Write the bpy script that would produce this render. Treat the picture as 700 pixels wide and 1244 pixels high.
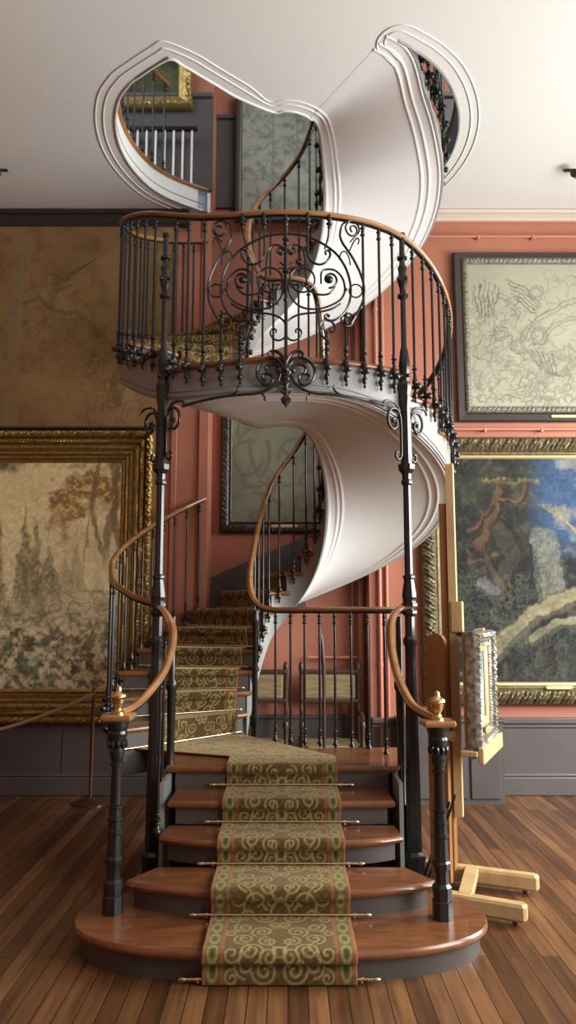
import bpy, math, random
import numpy as np
from mathutils import Vector, Matrix
from mathutils.geometry import tessellate_polygon
random.seed(7); np.random.seed(7)
PI = math.pi
S = bpy.context.scene
C = S.collection
for o in list(bpy.data.objects): bpy.data.objects.remove(o)

# ------------------------------------------------------------------ camera, world, lights, exposure
H = 1.75
cam = bpy.data.objects.new('camera', bpy.data.cameras.new('camera')); C.objects.link(cam)
cam.location = (0, 0, H); cam.rotation_euler = (math.radians(90 + 7.47), 0, 0)
cam.data.sensor_fit = 'VERTICAL'; cam.data.sensor_height = 36; cam.data.lens = 900/1244*36
cam.data.clip_start = .05
S.camera = cam
W = bpy.data.worlds.new('world'); S.world = W; W.use_nodes = True
W.node_tree.nodes['Background'].inputs[0].default_value = (.75, .85, 1, 1)
W.node_tree.nodes['Background'].inputs[1].default_value = .35
def area(name, loc, target, sx, sy, power, col):
    l = bpy.data.lights.new(name, 'AREA'); l.shape = 'RECTANGLE'; l.size = sx; l.size_y = sy; l.energy = power; l.color = col
    o = bpy.data.objects.new(name, l); C.objects.link(o); o.location = loc
    o.rotation_euler = (Vector(target)-Vector(loc)).to_track_quat('-Z', 'Y').to_euler()
    return o
area('window_daylight', (5.4, 4.9, 2.8), (-.5, 5.4, .8), 2.4, 3.2, 560, (1, .98, .94))
area('window_daylight', (5.4, 1.2, 2.8), (0, 3.2, .2), 2.6, 3.4, 400, (1, .98, .94))
area('front_fill', (2.6, -3.3, 2.6), (1, 5, 4.2), 3.0, 2.6, 30, (.95, .98, 1))  # added fill lamp near the camera, no window stands behind it
area('upper_room_daylight', (2.6, 4.0, 8.9), (0, 7, 6.6), 2.5, 2.5, 150, (.95, .97, 1))
area('stairwell_daylight', (-3.0, 5.5, 8.6), (-.6, 7.2, 6.4), 1.5, 1.5, 40, (.85, .92, 1))
S.view_settings.view_transform = 'Standard'; S.view_settings.look = 'None'
S.view_settings.exposure = 0.08; S.view_settings.gamma = 1; S.view_settings.use_curve_mapping = False

# ------------------------------------------------------------------ materials
def mat(name, col, rough=.5, metal=0, noise=None, bump=None, attr=None, spec=.5, coat=0):
    m = bpy.data.materials.new(name); m.use_nodes = True
    nt = m.node_tree; b = nt.nodes['Principled BSDF']
    b.inputs['Base Color'].default_value = (*col, 1); b.inputs['Roughness'].default_value = rough
    b.inputs['Metallic'].default_value = metal; b.inputs['Specular IOR Level'].default_value = spec
    b.inputs['Coat Weight'].default_value = coat
    tc = nt.nodes.new('ShaderNodeTexCoord')
    if attr:
        a = nt.nodes.new('ShaderNodeAttribute'); a.attribute_name = attr
        nt.links.new(a.outputs['Color'], b.inputs['Base Color'])
    if noise:   # (scale vec, col2, detail)
        mp = nt.nodes.new('ShaderNodeMapping'); mp.inputs['Scale'].default_value = noise[0]
        n = nt.nodes.new('ShaderNodeTexNoise'); n.inputs['Scale'].default_value = 1; n.inputs['Detail'].default_value = 6
        r = nt.nodes.new('ShaderNodeValToRGB'); r.color_ramp.elements[0].position = .35; r.color_ramp.elements[1].position = .68
        r.color_ramp.elements[0].color = (*col, 1); r.color_ramp.elements[1].color = (*noise[1], 1)
        nt.links.new(tc.outputs['Object'], mp.inputs[0]); nt.links.new(mp.outputs[0], n.inputs[0])
        nt.links.new(n.outputs[0], r.inputs[0]); nt.links.new(r.outputs[0], b.inputs['Base Color'])
    if bump:
        n2 = nt.nodes.new('ShaderNodeTexNoise'); n2.inputs['Scale'].default_value = bump[0]; n2.inputs['Detail'].default_value = 4
        bp = nt.nodes.new('ShaderNodeBump'); bp.inputs['Strength'].default_value = bump[1]; bp.inputs['Distance'].default_value = bump[2]
        nt.links.new(tc.outputs['Object'], n2.inputs[0]); nt.links.new(n2.outputs[0], bp.inputs['Height']); nt.links.new(bp.outputs[0], b.inputs['Normal'])
    return m
M = dict(
 iron=mat('iron', (.020,.022,.0225), .25, .35, spec=.7),
 rail=mat('rail_oak', (.24,.115,.045), .22, noise=((3,3,14),(.38,.195,.08)), coat=.3),
 tread=mat('tread_oak', (.21,.080,.030), .3, noise=((5,22,22),(.12,.043,.016)), coat=.3),
 riser=mat('riser_paint', (.062,.054,.048), .5, noise=((3,3,3),(.085,.075,.068))),
 string=mat('string_paint', (.25,.26,.25), .45),
 plaster=mat('plaster', (.68,.70,.69), .65, bump=(9,.12,.01)), lining=mat('lining_paint', (.17,.22,.31), .4),
 ceil=mat('ceiling_plaster', (.68,.70,.68), .75, bump=(7,.15,.01)),
 wall=mat('wall_terracotta', (.37,.138,.085), .7, noise=((1.3,1.3,1.3),(.43,.170,.108)), bump=(14,.1,.004)),
 pipe=mat('pipe_terracotta', (.46,.185,.12), .4),
 wains=mat('wainscot', (.075,.066,.066), .5, noise=((2,2,2),(.095,.083,.08))),
 cornice=mat('cornice', (.60,.52,.44), .6),
 brass=mat('brass', (.72,.55,.26), .25, 1),
 rod=mat('rod_brass', (.80,.68,.42), .25, 1),
 gold=mat('gilding', (.40,.28,.085), .40, .7, noise=((22,22,22),(.24,.165,.055)), bump=(40,.3,.004)),
 gold2=mat('gilding_bright', (.72,.52,.16), .3, .8),
 bronze=mat('bronze_frame', (.15,.12,.06), .42, .4, noise=((30,30,30),(.065,.052,.026)), bump=(40,.4,.005)),
 dframe=mat('dark_frame', (.035,.028,.024), .4, .1, bump=(50,.4,.004)),
 gframe=mat('grey_frame', (.11,.10,.075), .5, .1, noise=((25,25,25),(.20,.185,.14)), bump=(50,.3,.004)),
 slip=mat('gilt_slip', (.66,.52,.26), .35, .6),
 oak=mat('easel_oak', (.22,.10,.032), .38, noise=((14,14,3),(.30,.145,.05))), silver=mat('silvered_frame', (.13,.12,.10), .35, .5, noise=((28,28,28),(.42,.40,.34)), bump=(60,.5,.004)),
 pale=mat('easel_beech', (.56,.40,.20), .45, noise=((10,10,3),(.46,.31,.145))),
 rope=mat('rope', (.36,.24,.14), .8, bump=(90,.8,.004)),
 post=mat('post_bronze', (.16,.075,.045), .3, .7),
 fabric=mat('bench_fabric', (.26,.19,.09), .8, noise=((4,4,40),(.14,.11,.06))),
 darkwood=mat('dark_wood', (.045,.025,.017), .4),
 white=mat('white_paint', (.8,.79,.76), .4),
 paint=mat('painted_canvas', (.5,.5,.5), .7, attr='Col', spec=.12),
 carpet=mat('carpet', (.5,.5,.5), .95, attr='Col', spec=.1, bump=(260,.5,.003)),
 darkglass=mat('glazing', (.02,.02,.02), .05),
)
_c = M['carpet'].node_tree.nodes['Principled BSDF']; _c.inputs['Sheen Weight'].default_value = .4; _c.inputs['Sheen Roughness'].default_value = .35; _c.inputs['Sheen Tint'].default_value = (.95,.78,.46,1)
def floor_mat():
    m = bpy.data.materials.new('oak_floor'); m.use_nodes = True; nt = m.node_tree; b = nt.nodes['Principled BSDF']
    N = nt.nodes.new; L = nt.links.new
    tc = N('ShaderNodeTexCoord'); mp = N('ShaderNodeMapping'); mp.inputs['Rotation'].default_value = (0,0,PI/2)
    L(tc.outputs['Object'], mp.inputs[0])
    br = N('ShaderNodeTexBrick'); br.offset = .37; br.offset_frequency = 2
    for k, v in (('Scale',1),('Mortar Size',.0028),('Mortar Smooth',.1),('Bias',0),('Brick Width',1.7),('Row Height',.092)): br.inputs[k].default_value = v
    br.inputs['Color1'].default_value = (0,0,0,1); br.inputs['Color2'].default_value = (1,1,1,1); br.inputs['Mortar'].default_value = (.5,.5,.5,1)
    L(mp.outputs[0], br.inputs[0])
    r = N('ShaderNodeValToRGB'); e = r.color_ramp.elements
    e[0].color = (.075,.031,.012,1); e[1].color = (.215,.106,.043,1); x = e.new(.5); x.color = (.135,.062,.025,1)
    L(br.outputs['Color'], r.inputs[0])
    m2 = N('ShaderNodeMapping'); m2.inputs['Scale'].default_value = (26,1.6,1); L(tc.outputs['Object'], m2.inputs[0])
    n = N('ShaderNodeTexNoise'); n.inputs['Scale'].default_value = 1; n.inputs['Detail'].default_value = 8; L(m2.outputs[0], n.inputs[0])
    r2 = N('ShaderNodeValToRGB'); r2.color_ramp.elements[0].position = .3; r2.color_ramp.elements[1].position = .7
    r2.color_ramp.elements[0].color = (.55,.5,.48,1); r2.color_ramp.elements[1].color = (1.25,1.2,1.15,1)
    L(n.outputs[0], r2.inputs[0])
    mx = N('ShaderNodeMix'); mx.data_type = 'RGBA'; mx.blend_type = 'MULTIPLY'; mx.inputs[0].default_value = 1
    L(r.outputs[0], mx.inputs[6]); L(r2.outputs[0], mx.inputs[7])
    mx2 = N('ShaderNodeMix'); mx2.data_type = 'RGBA'; L(br.outputs['Fac'], mx2.inputs[0]); L(mx.outputs[2], mx2.inputs[6]); mx2.inputs[7].default_value = (.02,.01,.006,1)
    L(mx2.outputs[2], b.inputs['Base Color'])
    b.inputs['Roughness'].default_value = .36
    bp = N('ShaderNodeBump'); bp.inputs['Strength'].default_value = .5; bp.inputs['Distance'].default_value = .003; bp.invert = True
    L(br.outputs['Fac'], bp.inputs['Height']); L(bp.outputs[0], b.inputs['Normal'])
    return m
M['floor'] = floor_mat()

# ------------------------------------------------------------------ mesh helpers
class MB:
    def __init__(s): s.v = []; s.f = []; s.mi = []; s.cur = 0
    def add(s, vs, fs):
        n = len(s.v); s.v += [tuple(map(float, p)) for p in vs]; s.f += [tuple(n+i for i in f) for f in fs]; s.mi += [s.cur]*len(fs); return s
    def box(s, x0, x1, y0, y1, z0, z1, bev=0):
        if bev <= 0:
            return s.add([(x0,y0,z0),(x1,y0,z0),(x1,y1,z0),(x0,y1,z0),(x0,y0,z1),(x1,y0,z1),(x1,y1,z1),(x0,y1,z1)],
              [(0,3,2,1),(4,5,6,7),(0,1,5,4),(1,2,6,5),(2,3,7,6),(3,0,4,7)])
        b = min(bev, (x1-x0)/2.01, (y1-y0)/2.01, (z1-z0)/2.01)
        ring = lambda i: [(x0+i+b,y0+i),(x1-i-b,y0+i),(x1-i,y0+i+b),(x1-i,y1-i-b),(x1-i-b,y1-i),(x0+i+b,y1-i),(x0+i,y1-i-b),(x0+i,y0+i+b)]
        vs = []
        for z, i in ((z0,b*.7),(z0+b,0),(z1-b,0),(z1,b*.7)): vs += [(x,y,z) for x, y in ring(i)]
        fs = [tuple(range(7,-1,-1)), tuple(range(24,32))]
        for l in range(3):
            for i in range(8): j = (i+1) % 8; fs.append((l*8+i, l*8+j, l*8+8+j, l*8+8+i))
        return s.add(vs, fs)
    def xf(s, fn, start=0):
        for i in range(start, len(s.v)): s.v[i] = tuple(fn(s.v[i]))
        return s
    def poly(s, outline, z0, z1):      # outline CCW
        n = len(outline); vs = [(x,y,z0) for x,y in outline]+[(x,y,z1) for x,y in outline]
        tr = tessellate_polygon([[Vector((x,y,0)) for x,y in outline]])
        fs = []
        for t in tr:
            a, b, c = [Vector((*outline[i],0)) for i in t]
            if (b-a).cross(c-a).z < 0: t = (t[0],t[2],t[1])
            fs.append(tuple(n+i for i in t)); fs.append((t[2],t[1],t[0]))
        for i in range(n): j = (i+1) % n; fs.append((i,j,n+j,n+i))
        return s.add(vs, fs)
    def tube(s, pts, r, n=8, ry=None, cap=True, up=None, mod=None):
        pts = [Vector(p) for p in pts]; m = len(pts)
        rr = r if hasattr(r, '__len__') else [r]*m
        vs = []; fs = []; T = []
        for i in range(m): T.append((pts[min(i+1,m-1)]-pts[max(i-1,0)]).normalized())
        N = Vector(up) if up else (Vector((0,0,1)) if abs(T[0].z) < .9 else Vector((1,0,0)))
        for i in range(m):
            if up: N = Vector(up)
            N = N - T[i]*N.dot(T[i])
            N = N.normalized() if N.length > 1e-5 else T[i].orthogonal().normalized()
            B = T[i].cross(N)
            for k in range(n):
                a = 2*PI*k/n
                q = mod[k] if mod else 1
                vs.append(pts[i] + B*math.cos(a)*rr[i]*q + N*math.sin(a)*(rr[i] if ry is None else ry)*q)
        for i in range(m-1):
            for k in range(n): j = (k+1) % n; fs.append((i*n+k, i*n+j, (i+1)*n+j, (i+1)*n+k))
        if cap: fs.append(tuple(range(n-1,-1,-1))); fs.append(tuple((m-1)*n+k for k in range(n)))
        return s.add(vs, fs)
    def lathe(s, prof, x=0, y=0, n=12, rot=0, sq=False):   # prof [(z,r)]
        vs = []; fs = []
        for z, r in prof:
            for k in range(n): a = 2*PI*k/n + rot; vs.append((x+r*math.cos(a), y+r*math.sin(a), z))
        for i in range(len(prof)-1):
            for k in range(n): j = (k+1) % n; fs.append((i*n+k, i*n+j, (i+1)*n+j, (i+1)*n+k))
        fs.append(tuple(range(n-1,-1,-1))); fs.append(tuple((len(prof)-1)*n+k for k in range(n)))
        return s.add(vs, fs)
    def ball(s, c, r, n=8, sc=(1,1,1)):
        prof = [(r*math.sin(-PI/2+PI*i/(n-1)), max(1e-4, r*math.cos(-PI/2+PI*i/(n-1)))) for i in range(n)]
        st = len(s.v); s.lathe(prof, 0, 0, n+2)
        return s.xf(lambda p: (c[0]+p[0]*sc[0], c[1]+p[1]*sc[1], c[2]+p[2]*sc[2]), st)
    def grid(s, P, nu, nv, flip=False):   # P list nu*nv
        fs = []
        for i in range(nu-1):
            for j in range(nv-1):
                q = (i*nv+j, i*nv+j+1, (i+1)*nv+j+1, (i+1)*nv+j)
                fs.append(q[::-1] if flip else q)
        return s.add(P, fs)
    def build(s, name, mats, parent=None, smooth=None, loc=None):
        me = bpy.data.meshes.new(name); me.from_pydata(s.v, [], s.f)
        if not isinstance(mats, (list, tuple)): mats = [mats]
        for m in mats: me.materials.append(m)
        if any(s.mi): me.polygons.foreach_set('material_index', s.mi)
        me.update()
        if smooth is not None:
            me.polygons.foreach_set('use_smooth', [True]*len(me.polygons))
            if smooth: me.set_sharp_from_angle(angle=math.radians(smooth))
        o = bpy.data.objects.new(name, me); C.objects.link(o)
        if loc: o.location = loc
        if parent: o.parent = parent
        return o
def tag(o, label, cat, group=None, kind=None):
    o['label'] = label; o['category'] = cat
    if group: o['group'] = group
    if kind: o['kind'] = kind
    return o
def thing(name, label, cat, loc=(0,0,0), rz=0, group=None):
    o = bpy.data.objects.new(name, None); C.objects.link(o); o.location = loc; o.rotation_euler = (0,0,rz); o.empty_display_size = .1
    return tag(o, label, cat, group)
def struct(o): o['kind'] = 'structure'; return o
def spline(pts, k=6):
    P = [Vector(p) for p in pts]; P = [P[0]*2-P[1]] + P + [P[-1]*2-P[-2]]; out = []
    for i in range(1, len(P)-2):
        a, b, c, d = P[i-1:i+3]
        for j in range(k):
            t = j/k
            out.append(.5*((2*b)+(c-a)*t+(2*a-5*b+4*c-d)*t*t+(3*b-a-3*c+d)*t**3))
    out.append(P[-2]); return out
def ss(t): t = max(0, min(1, t)); return t*t*(3-2*t)

# ------------------------------------------------------------------ stair geometry (cx, cy = axis; phi measured clockwise from the front)
cx, cy = -.03, 6.18
RW, RB, RO = 1.40, 1.415, 1.365      # rail, baluster, string radius
R1 = .1455; RISE = .169
zA = 5*R1; zB = zA + 16*RISE; zC = zB + 16*RISE      # .727, 3.431, 6.135
CZ = zC - .25
YW = 7.33; YN = 7.68
def rin(phi):
    a = math.radians(phi); return 1/math.sqrt((math.sin(a)/.36)**2+(math.cos(a)/.47)**2)
def pol(phi, r): a = math.radians(phi); return (cx - r*math.sin(a), cy - r*math.cos(a))
# risers: index -> (outer angle, inner angle)
PO = {6:60,7:78,8:96,9:111,10:125,11:138,12:152}
PI_ = {6:112,7:122,8:131,9:140,10:148,11:156,12:165}
for k in range(13, 22): PO[k] = 152+(k-12)*(321-152)/9; PI_[k] = 165+(k-12)*(321-165)/9
for k in range(22, 38): PO[k] = PI_[k] = 398.7+(k-22)*18.82
zt = {k: zA+(k-5)*RISE for k in range(5, 22)}
for k in range(22, 38): zt[k] = zB+(k-21)*RISE
def zline(phi, inner=False):        # nosing line
    D = PI_ if inner else PO
    ks = [(D[k], zt[k]) for k in range(6, 22)] + [(D[21]+12, zB), (D[22]-14, zB)] + [(D[k], zt[k]) for k in range(22, 38)] + [(760, zC)]
    xs = [a for a, b in ks]; ys = [b for a, b in ks]
    if phi < xs[0]: return ys[0] - (xs[0]-phi)*(.004 if inner else .0075)
    return float(np.interp(phi, xs, ys))
def zsm(phi, inner=False, w=9):
    return sum(zline(phi+d, inner)*wt for d, wt in zip((-w,-w/2,0,w/2,w),(.12,.23,.3,.23,.12)))
def lineP(k_or_u, s):                # point on riser line, s 0 inner .. 1 outer
    u = k_or_u; k = int(math.floor(u)); t = u-k
    if t < 1e-6: po, pi_ = PO[k], PI_[k]
    else: po, pi_ = PO[k]*(1-t)+PO[k+1]*t, PI_[k]*(1-t)+PI_[k+1]*t
    a = Vector(pol(pi_, rin(pi_))); b = Vector(pol(po, RO)); return a.lerp(b, s)
# ------------------------------------------------------------------ room shell
struct(MB().box(-5.6, 5.6, -3.6, 8.0, -.12, 0).build('floor', M['floor']))
# ceiling with the stair opening: one polygon with a bay
def Rhole(phi):      # phi 0..360
    if phi < 180: return 1.385 + .10*ss((phi-38)/30) - .09*ss((phi-115)/30)
    return 1.50 + .03*ss((326-phi)/20)
def hpt(phi, d=0): return pol(phi, Rhole(phi)+d)
ringW = [hpt(p) for p in np.arange(145.5, 38.9, -3)]
ringE = [hpt(p) for p in np.arange(326, 217.9, -3)][::-1]
# left tip -> along landing edge -> well front -> radial at 684 -> right tip
PE = 686-360
edge = [tuple(p) for p in [Vector(pol(39, 1.385)).lerp(Vector(pol(24, .53)), t) for t in (0,.2,.4,.6,.8)]]
wellf = [pol(p, rin(p)) for p in (14,8,2,-4,-10,-16,-22,-28,-34)]
outl = [(-5.6,-3.6),(5.6,-3.6),(5.6,YW),(ringE[0][0],YW)] + ringE + wellf[::-1] + edge[::-1] + ringW[::-1] + [(ringW[0][0]-.02, YW), (-5.6,YW)]
# drop points beyond wall
outl2 = []
for p in outl:
    q = (p[0], min(p[1], YW))
    if not outl2 or (Vector(q)-Vector(outl2[-1])).length > 1e-3: outl2.append(q)
struct(MB().poly(outl2, CZ, zC-.03).build('ceiling', M['ceil']))
# back wall: left, niche, right (lower storey + upper storey as one)
def wallpanel(name, x0, x1, y0, y1, z0, z1, m): return struct(MB().box(x0, x1, y0, y1, z0, z1).build(name, m))
wallpanel('wall_back_left', -5.6, -.80, YW, YN+.2, 0, 9.6, M['wall'])
wallpanel('wall_back_right', .80, 5.6, YW, YN+.2, 0, 9.6, M['wall'])
wallpanel('wall_back_niche', -.80, .80, YN, YN+.2, 0, 9.6, M['wall'])
# side and front walls with window openings
def wall_x(name, x0, x1, wins):
    b = MB(); ys = -3.6
    for (a, c, z0, z1) in wins:
        b.box(x0, x1, ys, a, 0, 9.6); b.box(x0, x1, a, c, 0, z0); b.box(x0, x1, a, c, z1, 9.6); ys = c
    b.box(x0, x1, ys, 8, 0, 9.6); return struct(b.build(name, M['wall']))
wall_x('wall_right', 5.6, 5.85, [(-.1,2.5,1.1,4.5),(3.7,6.1,1.1,4.5)])
wall_x('wall_left', -5.85, -5.6, [])
struct(MB().box(-5.85, 5.85, -3.85, -3.6, 0, 9.6).build('wall_front', M['wall']))
struct(MB().box(-5.85, 5.85, -3.85, 8, 9.6, 9.8).build('ceiling_upper', M['ceil']))
for i, (a, c) in enumerate(((-.1,2.5),(3.7,6.1))):
    w = MB(); w.box(5.64,5.70,a,a+.08,1.1,4.5); w.box(5.64,5.70,c-.08,c,1.1,4.5); w.box(5.64,5.70,(a+c)/2-.04,(a+c)/2+.04,1.1,4.5)
    w.box(5.64,5.70,a,c,1.1,1.18); w.box(5.64,5.70,a,c,4.42,4.5); w.box(5.64,5.70,a,c,2.76,2.82); struct(w.build('window_%d' % (i+1), M['white']))
# wainscot, baseboard, dado cap
for nm, a, b_ in (('left',-5.6,-.80),('right',.80,5.6)):
    m = MB(); m.box(a, b_, YW-.03, YW, 0, .66); m.box(a, b_, YW-.055, YW, .66, .72, .012); m.box(a, b_, YW-.045, YW, .625, .65, .008)
    x = a
    while x < b_-.3:
        x2 = min(x+1.15, b_-.06)
        m.box(x, x+.012, YW-.034, YW, .2, .62); x += 1.15
    struct(m.build('trim_1' if nm == 'left' else 'trim_2', M['wains']))
    k = MB(); k.box(a, b_, YW-.05, YW, 0, .17, .01); k.box(a, b_, YW-.042, YW, .17, .20, .01)
    struct(k.build('baseboard_'+nm, M['wains']))
m = MB(); m.box(-.80,.80,YN-.03,YN,0,.66); m.box(-.80,.80,YN-.05,YN,.66,.70,.01); struct(m.build('trim_3', M['wains']))
m = MB(); m.box(1.0, 5.6, YW-.05, YW, CZ-.10, CZ-.002, .01); m.box(1.0, 5.6, YW-.11, YW, CZ-.045, CZ-.002, .015)
struct(m.build('trim_4', M['cornice']))
m = MB(); m.box(-5.6, -1.02, YW-.09, YW, CZ-.17, CZ-.01, .01); m.box(-5.6, -1.02, YW-.12, YW, CZ-.06, CZ-.01, .015); struct(m.build('trim_5', M['dframe']))
# upper storey wainscot seen through the opening
m = MB(); m.box(-5.6,-.80,YW-.03,YW,zC,zC+1.05); m.box(-.80,.80,YN-.03,YN,zC-.0,zC+1.05); m.box(.80,5.6,YW-.03,YW,zC,zC+1.05)
m.box(-5.6,-.8,YW-.06,YW,zC+1.05,zC+1.10,.01); m.box(-.8,.8,YN-.06,YN,zC+1.05,zC+1.10,.01); m.box(.8,5.6,YW-.06,YW,zC+1.05,zC+1.10,.01)
struct(m.build('trim_6', M['wains']))
# flat pilaster strips at the niche mouth
m = MB(); m.box(-.90,-.80,YW-.025,YW,0.72,CZ,.006); m.box(-1.18,-1.12,YW-.02,YW,.72,CZ,.006); struct(m.build('trim_7', M['wall']))
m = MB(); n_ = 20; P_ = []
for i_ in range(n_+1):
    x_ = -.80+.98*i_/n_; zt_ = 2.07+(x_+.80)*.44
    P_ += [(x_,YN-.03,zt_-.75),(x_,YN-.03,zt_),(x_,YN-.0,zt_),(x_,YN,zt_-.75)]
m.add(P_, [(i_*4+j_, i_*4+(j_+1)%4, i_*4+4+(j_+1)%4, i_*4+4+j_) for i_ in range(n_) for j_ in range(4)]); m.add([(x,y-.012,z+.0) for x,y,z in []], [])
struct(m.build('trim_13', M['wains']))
# hole fascia lining, painted, with wooden nosing
def lining(name, pts, side):
    P = []; n = len(pts)
    b = MB()
    for z in (CZ-.004, CZ+.02, zC-.10, zC-.04): 
        for (x, y) in pts: P.append((x, y, z))
    b.grid(P, 4, n)
    o = struct(b.build(name, M['lining'], smooth=40)); so = o.modifiers.new('s', 'SOLIDIFY'); so.thickness = .012; so.offset = side
    return o
def clip(pts): return [p for p in pts if p[1] < YW-.01]
rw = clip([hpt(p) for p in np.arange(145.5, 38.9, -1.5)]); re_ = clip([hpt(p) for p in np.arange(218, 326.1, 1.5)])
lining('trim_8', [(p[0],p[1]) for p in rw], 1); lining('trim_9', re_, 1)
b = MB(); b.tube([(x, y, zC-.015) for x, y in rw], .035, 10, ry=.02); b.tube([(x, y, zC-.015) for x, y in re_], .035, 10, ry=.02)
struct(b.build('trim_10', M['rail'], smooth=60))
b = MB()
for rr in (rw, re_):
    for zz, t in ((CZ+.075,.006),(CZ+.0,.012)): b.tube([(x, y, zz) for x, y in rr], t, 6)
struct(b.build('trim_11', M['string'], smooth=60))
def zbase(p):
    if p <= 321: return zline(p)-.40
    if p <= 338: return zB-.40+(p-321)/17*.155
    if p <= 398.7: return zB-.245
    return zB-.245+(p-398.7)*RISE/18.82+.06*ss((p-396)/26)
def zsof(p, s):
    w = 13; z = sum(zbase(q)*wt for q, wt in zip((p-w,p-w/2,p,p+w/2,p+w),(.15,.22,.26,.22,.15)))
    if p > 648: z += (CZ-.0015-z)*ss((p-648)/36)
    return min(z, CZ-.0015)
def ROs(p): return RO + .135*ss((p-664)/22)
# plaster beads on the ceiling around the opening
b = MB()
for d in (.0, .10, .165):
    rr = .008 if d else .012
    pts = [(*pol(p, Rhole(p)+d), CZ) for p in np.arange(222, 320, 4)]
    tipc = Vector(pol(325.5, 1.49))
    if d:
        for a in np.linspace(0, PI, 7):
            rad = Vector(pol(326, 1)) - Vector((cx, cy)); rad.normalize(); tan = Vector((-rad.y, rad.x))     # towards the front
            if tan.y > 0: tan = -tan
            pts.append((*(tipc + rad*d*math.cos(a) + tan*(d*.75+.03)*math.sin(a)), CZ))
        pts += [(*pol(320, ROs(680)-d), zsof(680, 0)-.006)]
        b.tube([p for p in spline(pts, 4) if p[1] < YW-.01], rr, 8)
    pts = [(*pol(p, Rhole(p)+d), CZ) for p in np.arange(142, 50, -4)]
    tipc = Vector(pol(40, 1.375))
    rad = (Vector(pol(38, 1)) - Vector((cx, cy))).normalized(); ed = (Vector(pol(24,.53))-Vector(pol(39,1.385))).normalized(); nrm = Vector((ed.y, -ed.x))
    if nrm.y > 0: nrm = -nrm
    if d:
        pts += [(*(tipc + rad*d), CZ), (*(tipc + (rad+nrm).normalized()*d*1.1), CZ)]
    else: pts += [(*tipc, CZ)]
    for t in (.15,.35,.55,.75): pts.append((*(Vector(pol(39,1.385)).lerp(Vector(pol(24,.53)), t) + nrm*d), CZ))
    for p in (12, 0, -12, -24, PE-360): pts.append((*pol(p, rin(p)+d*.8), CZ if p > -30 else CZ-.002))
    b.tube([p for p in spline(pts, 4) if p[1] < YW-.01], rr, 8)
struct(b.build('trim_12', M['plaster'], smooth=60))

# ------------------------------------------------------------------ staircase
stair = thing('spiral_staircase', 'large iron and oak spiral staircase winding up through the ceiling opening', 'staircase', (0,0,0))
PX = -.04
hw = {1:1.09, 2:.845, 3:.715, 4:.70, 5:.765}; ny = {1:3.71, 2:4.085, 3:4.42, 4:4.72, 5:5.04}
def front_outline(k, inset=0):
    w = hw[k]-inset; y = ny[k]+inset; pts = []
    if k == 1:
        n = 40; yc = 4.20
        for i in range(n+1):
            a = PI + PI*i/n; ex = 2/2.5
            c, s_ = math.cos(a), math.sin(a)
            pts.append((PX+w*math.copysign(abs(c)**ex, c), yc+(yc-y)*math.copysign(abs(s_)**ex, s_)))
        pts += [(PX+w-.04,4.38),(PX+w-.18,4.47),(PX-w+.18,4.47),(PX-w+.04,4.38)]
        return pts
    bow = {2:.15, 3:.12, 4:.02, 5:0}[k]; yb = ny[k+1]+.05 if k < 5 else 5.3
    n = 24
    for i in range(n+1):
        t = -1+2*i/n; pts.append((PX+w*t, y+bow*abs(t)**3.2))
    wb = (hw[k+1] if k < 5 else hw[5])-inset
    if k in (2,3): pts += [(PX+wb, yb-.02), (PX-wb, yb-.02)]
    else: pts += [(PX+w, yb), (PX-w, yb)]
    return pts
def rounded_slab(b, outline_fn, z0, z1):
    # tread slab with a rounded nosing made from three inset rings
    rings = [(z0, .012), (z0+.010, .003), ((z0+z1)/2, 0), (z1-.010, .003), (z1, .012)]
    outs = [outline_fn(i) for z, i in rings]; n = len(outs[0]); vs = []; fs = []
    for (z, i), o in zip(rings, outs): vs += [(x, y, z) for x, y in o]
    for l in range(len(rings)-1):
        for i in range(n): j = (i+1) % n; fs.append((l*n+i, l*n+j, l*n+n+j, l*n+n+i))
    for l, fl in ((0, 1), (len(rings)-1, 0)):
        tr = tessellate_polygon([[Vector((x,y,0)) for x,y in outs[l]]])
        for t in tr:
            a, c, d = [Vector((*outs[l][i],0)) for i in t]
            if ((c-a).cross(d-a).z < 0) != bool(fl): t = (t[0],t[2],t[1])
            fs.append(tuple(l*n+i for i in t))
    b.add(vs, fs)
for k in range(1, 5):
    z = k*R1; st = MB(); rounded_slab(st, lambda i, k=k: front_outline(k, i), z-.042, z)
    o = st.build('tread', M['tread'], stair, smooth=35)
    r = MB(); r.poly(front_outline(k, .045), z-R1, z-.042); r.build('riser', M['riser'], stair, smooth=35)
# landing A: from step 5 nosing back to the well
bx1 = (.82, 5.72)
landA = lambda i: [(PX-hw[5]+i, ny[5]+i), (PX+hw[5]-i, ny[5]+i), (bx1[0]-i, 5.25), (bx1[0]-i, bx1[1]-i)] + \
    [(x, y-i) for x, y in (pol(-40, .60), pol(-10,.56), pol(20,.50), pol(60,.40), pol(112, rin(112)))] + [pol(70, 1.10-i), (PX-hw[5]+i, 5.36)]
st = MB(); rounded_slab(st, landA, zA-.042, zA); st.build('landing', M['tread'], stair, smooth=35)
r = MB(); r.poly([(x*.965+PX*.035, y*.99+.055) if y < 5.1 else (x*.965, y-.01) for x, y in landA(.035)], 4*R1-.0, zA-.042); 
r.box(PX-hw[5]+.05, PX+hw[5]-.05, ny[5]+.06, 5.62, 0.01, 4*R1); r.build('riser', M['riser'], stair, smooth=35)
for sx_ in (PX+hw[5]-.035, PX-hw[5]+.01): b = MB(); b.box(sx_, sx_+.025, ny[4]+.06, 5.6, .01, zA-.05); b.build('outer_string', M['string'], stair)

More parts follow.
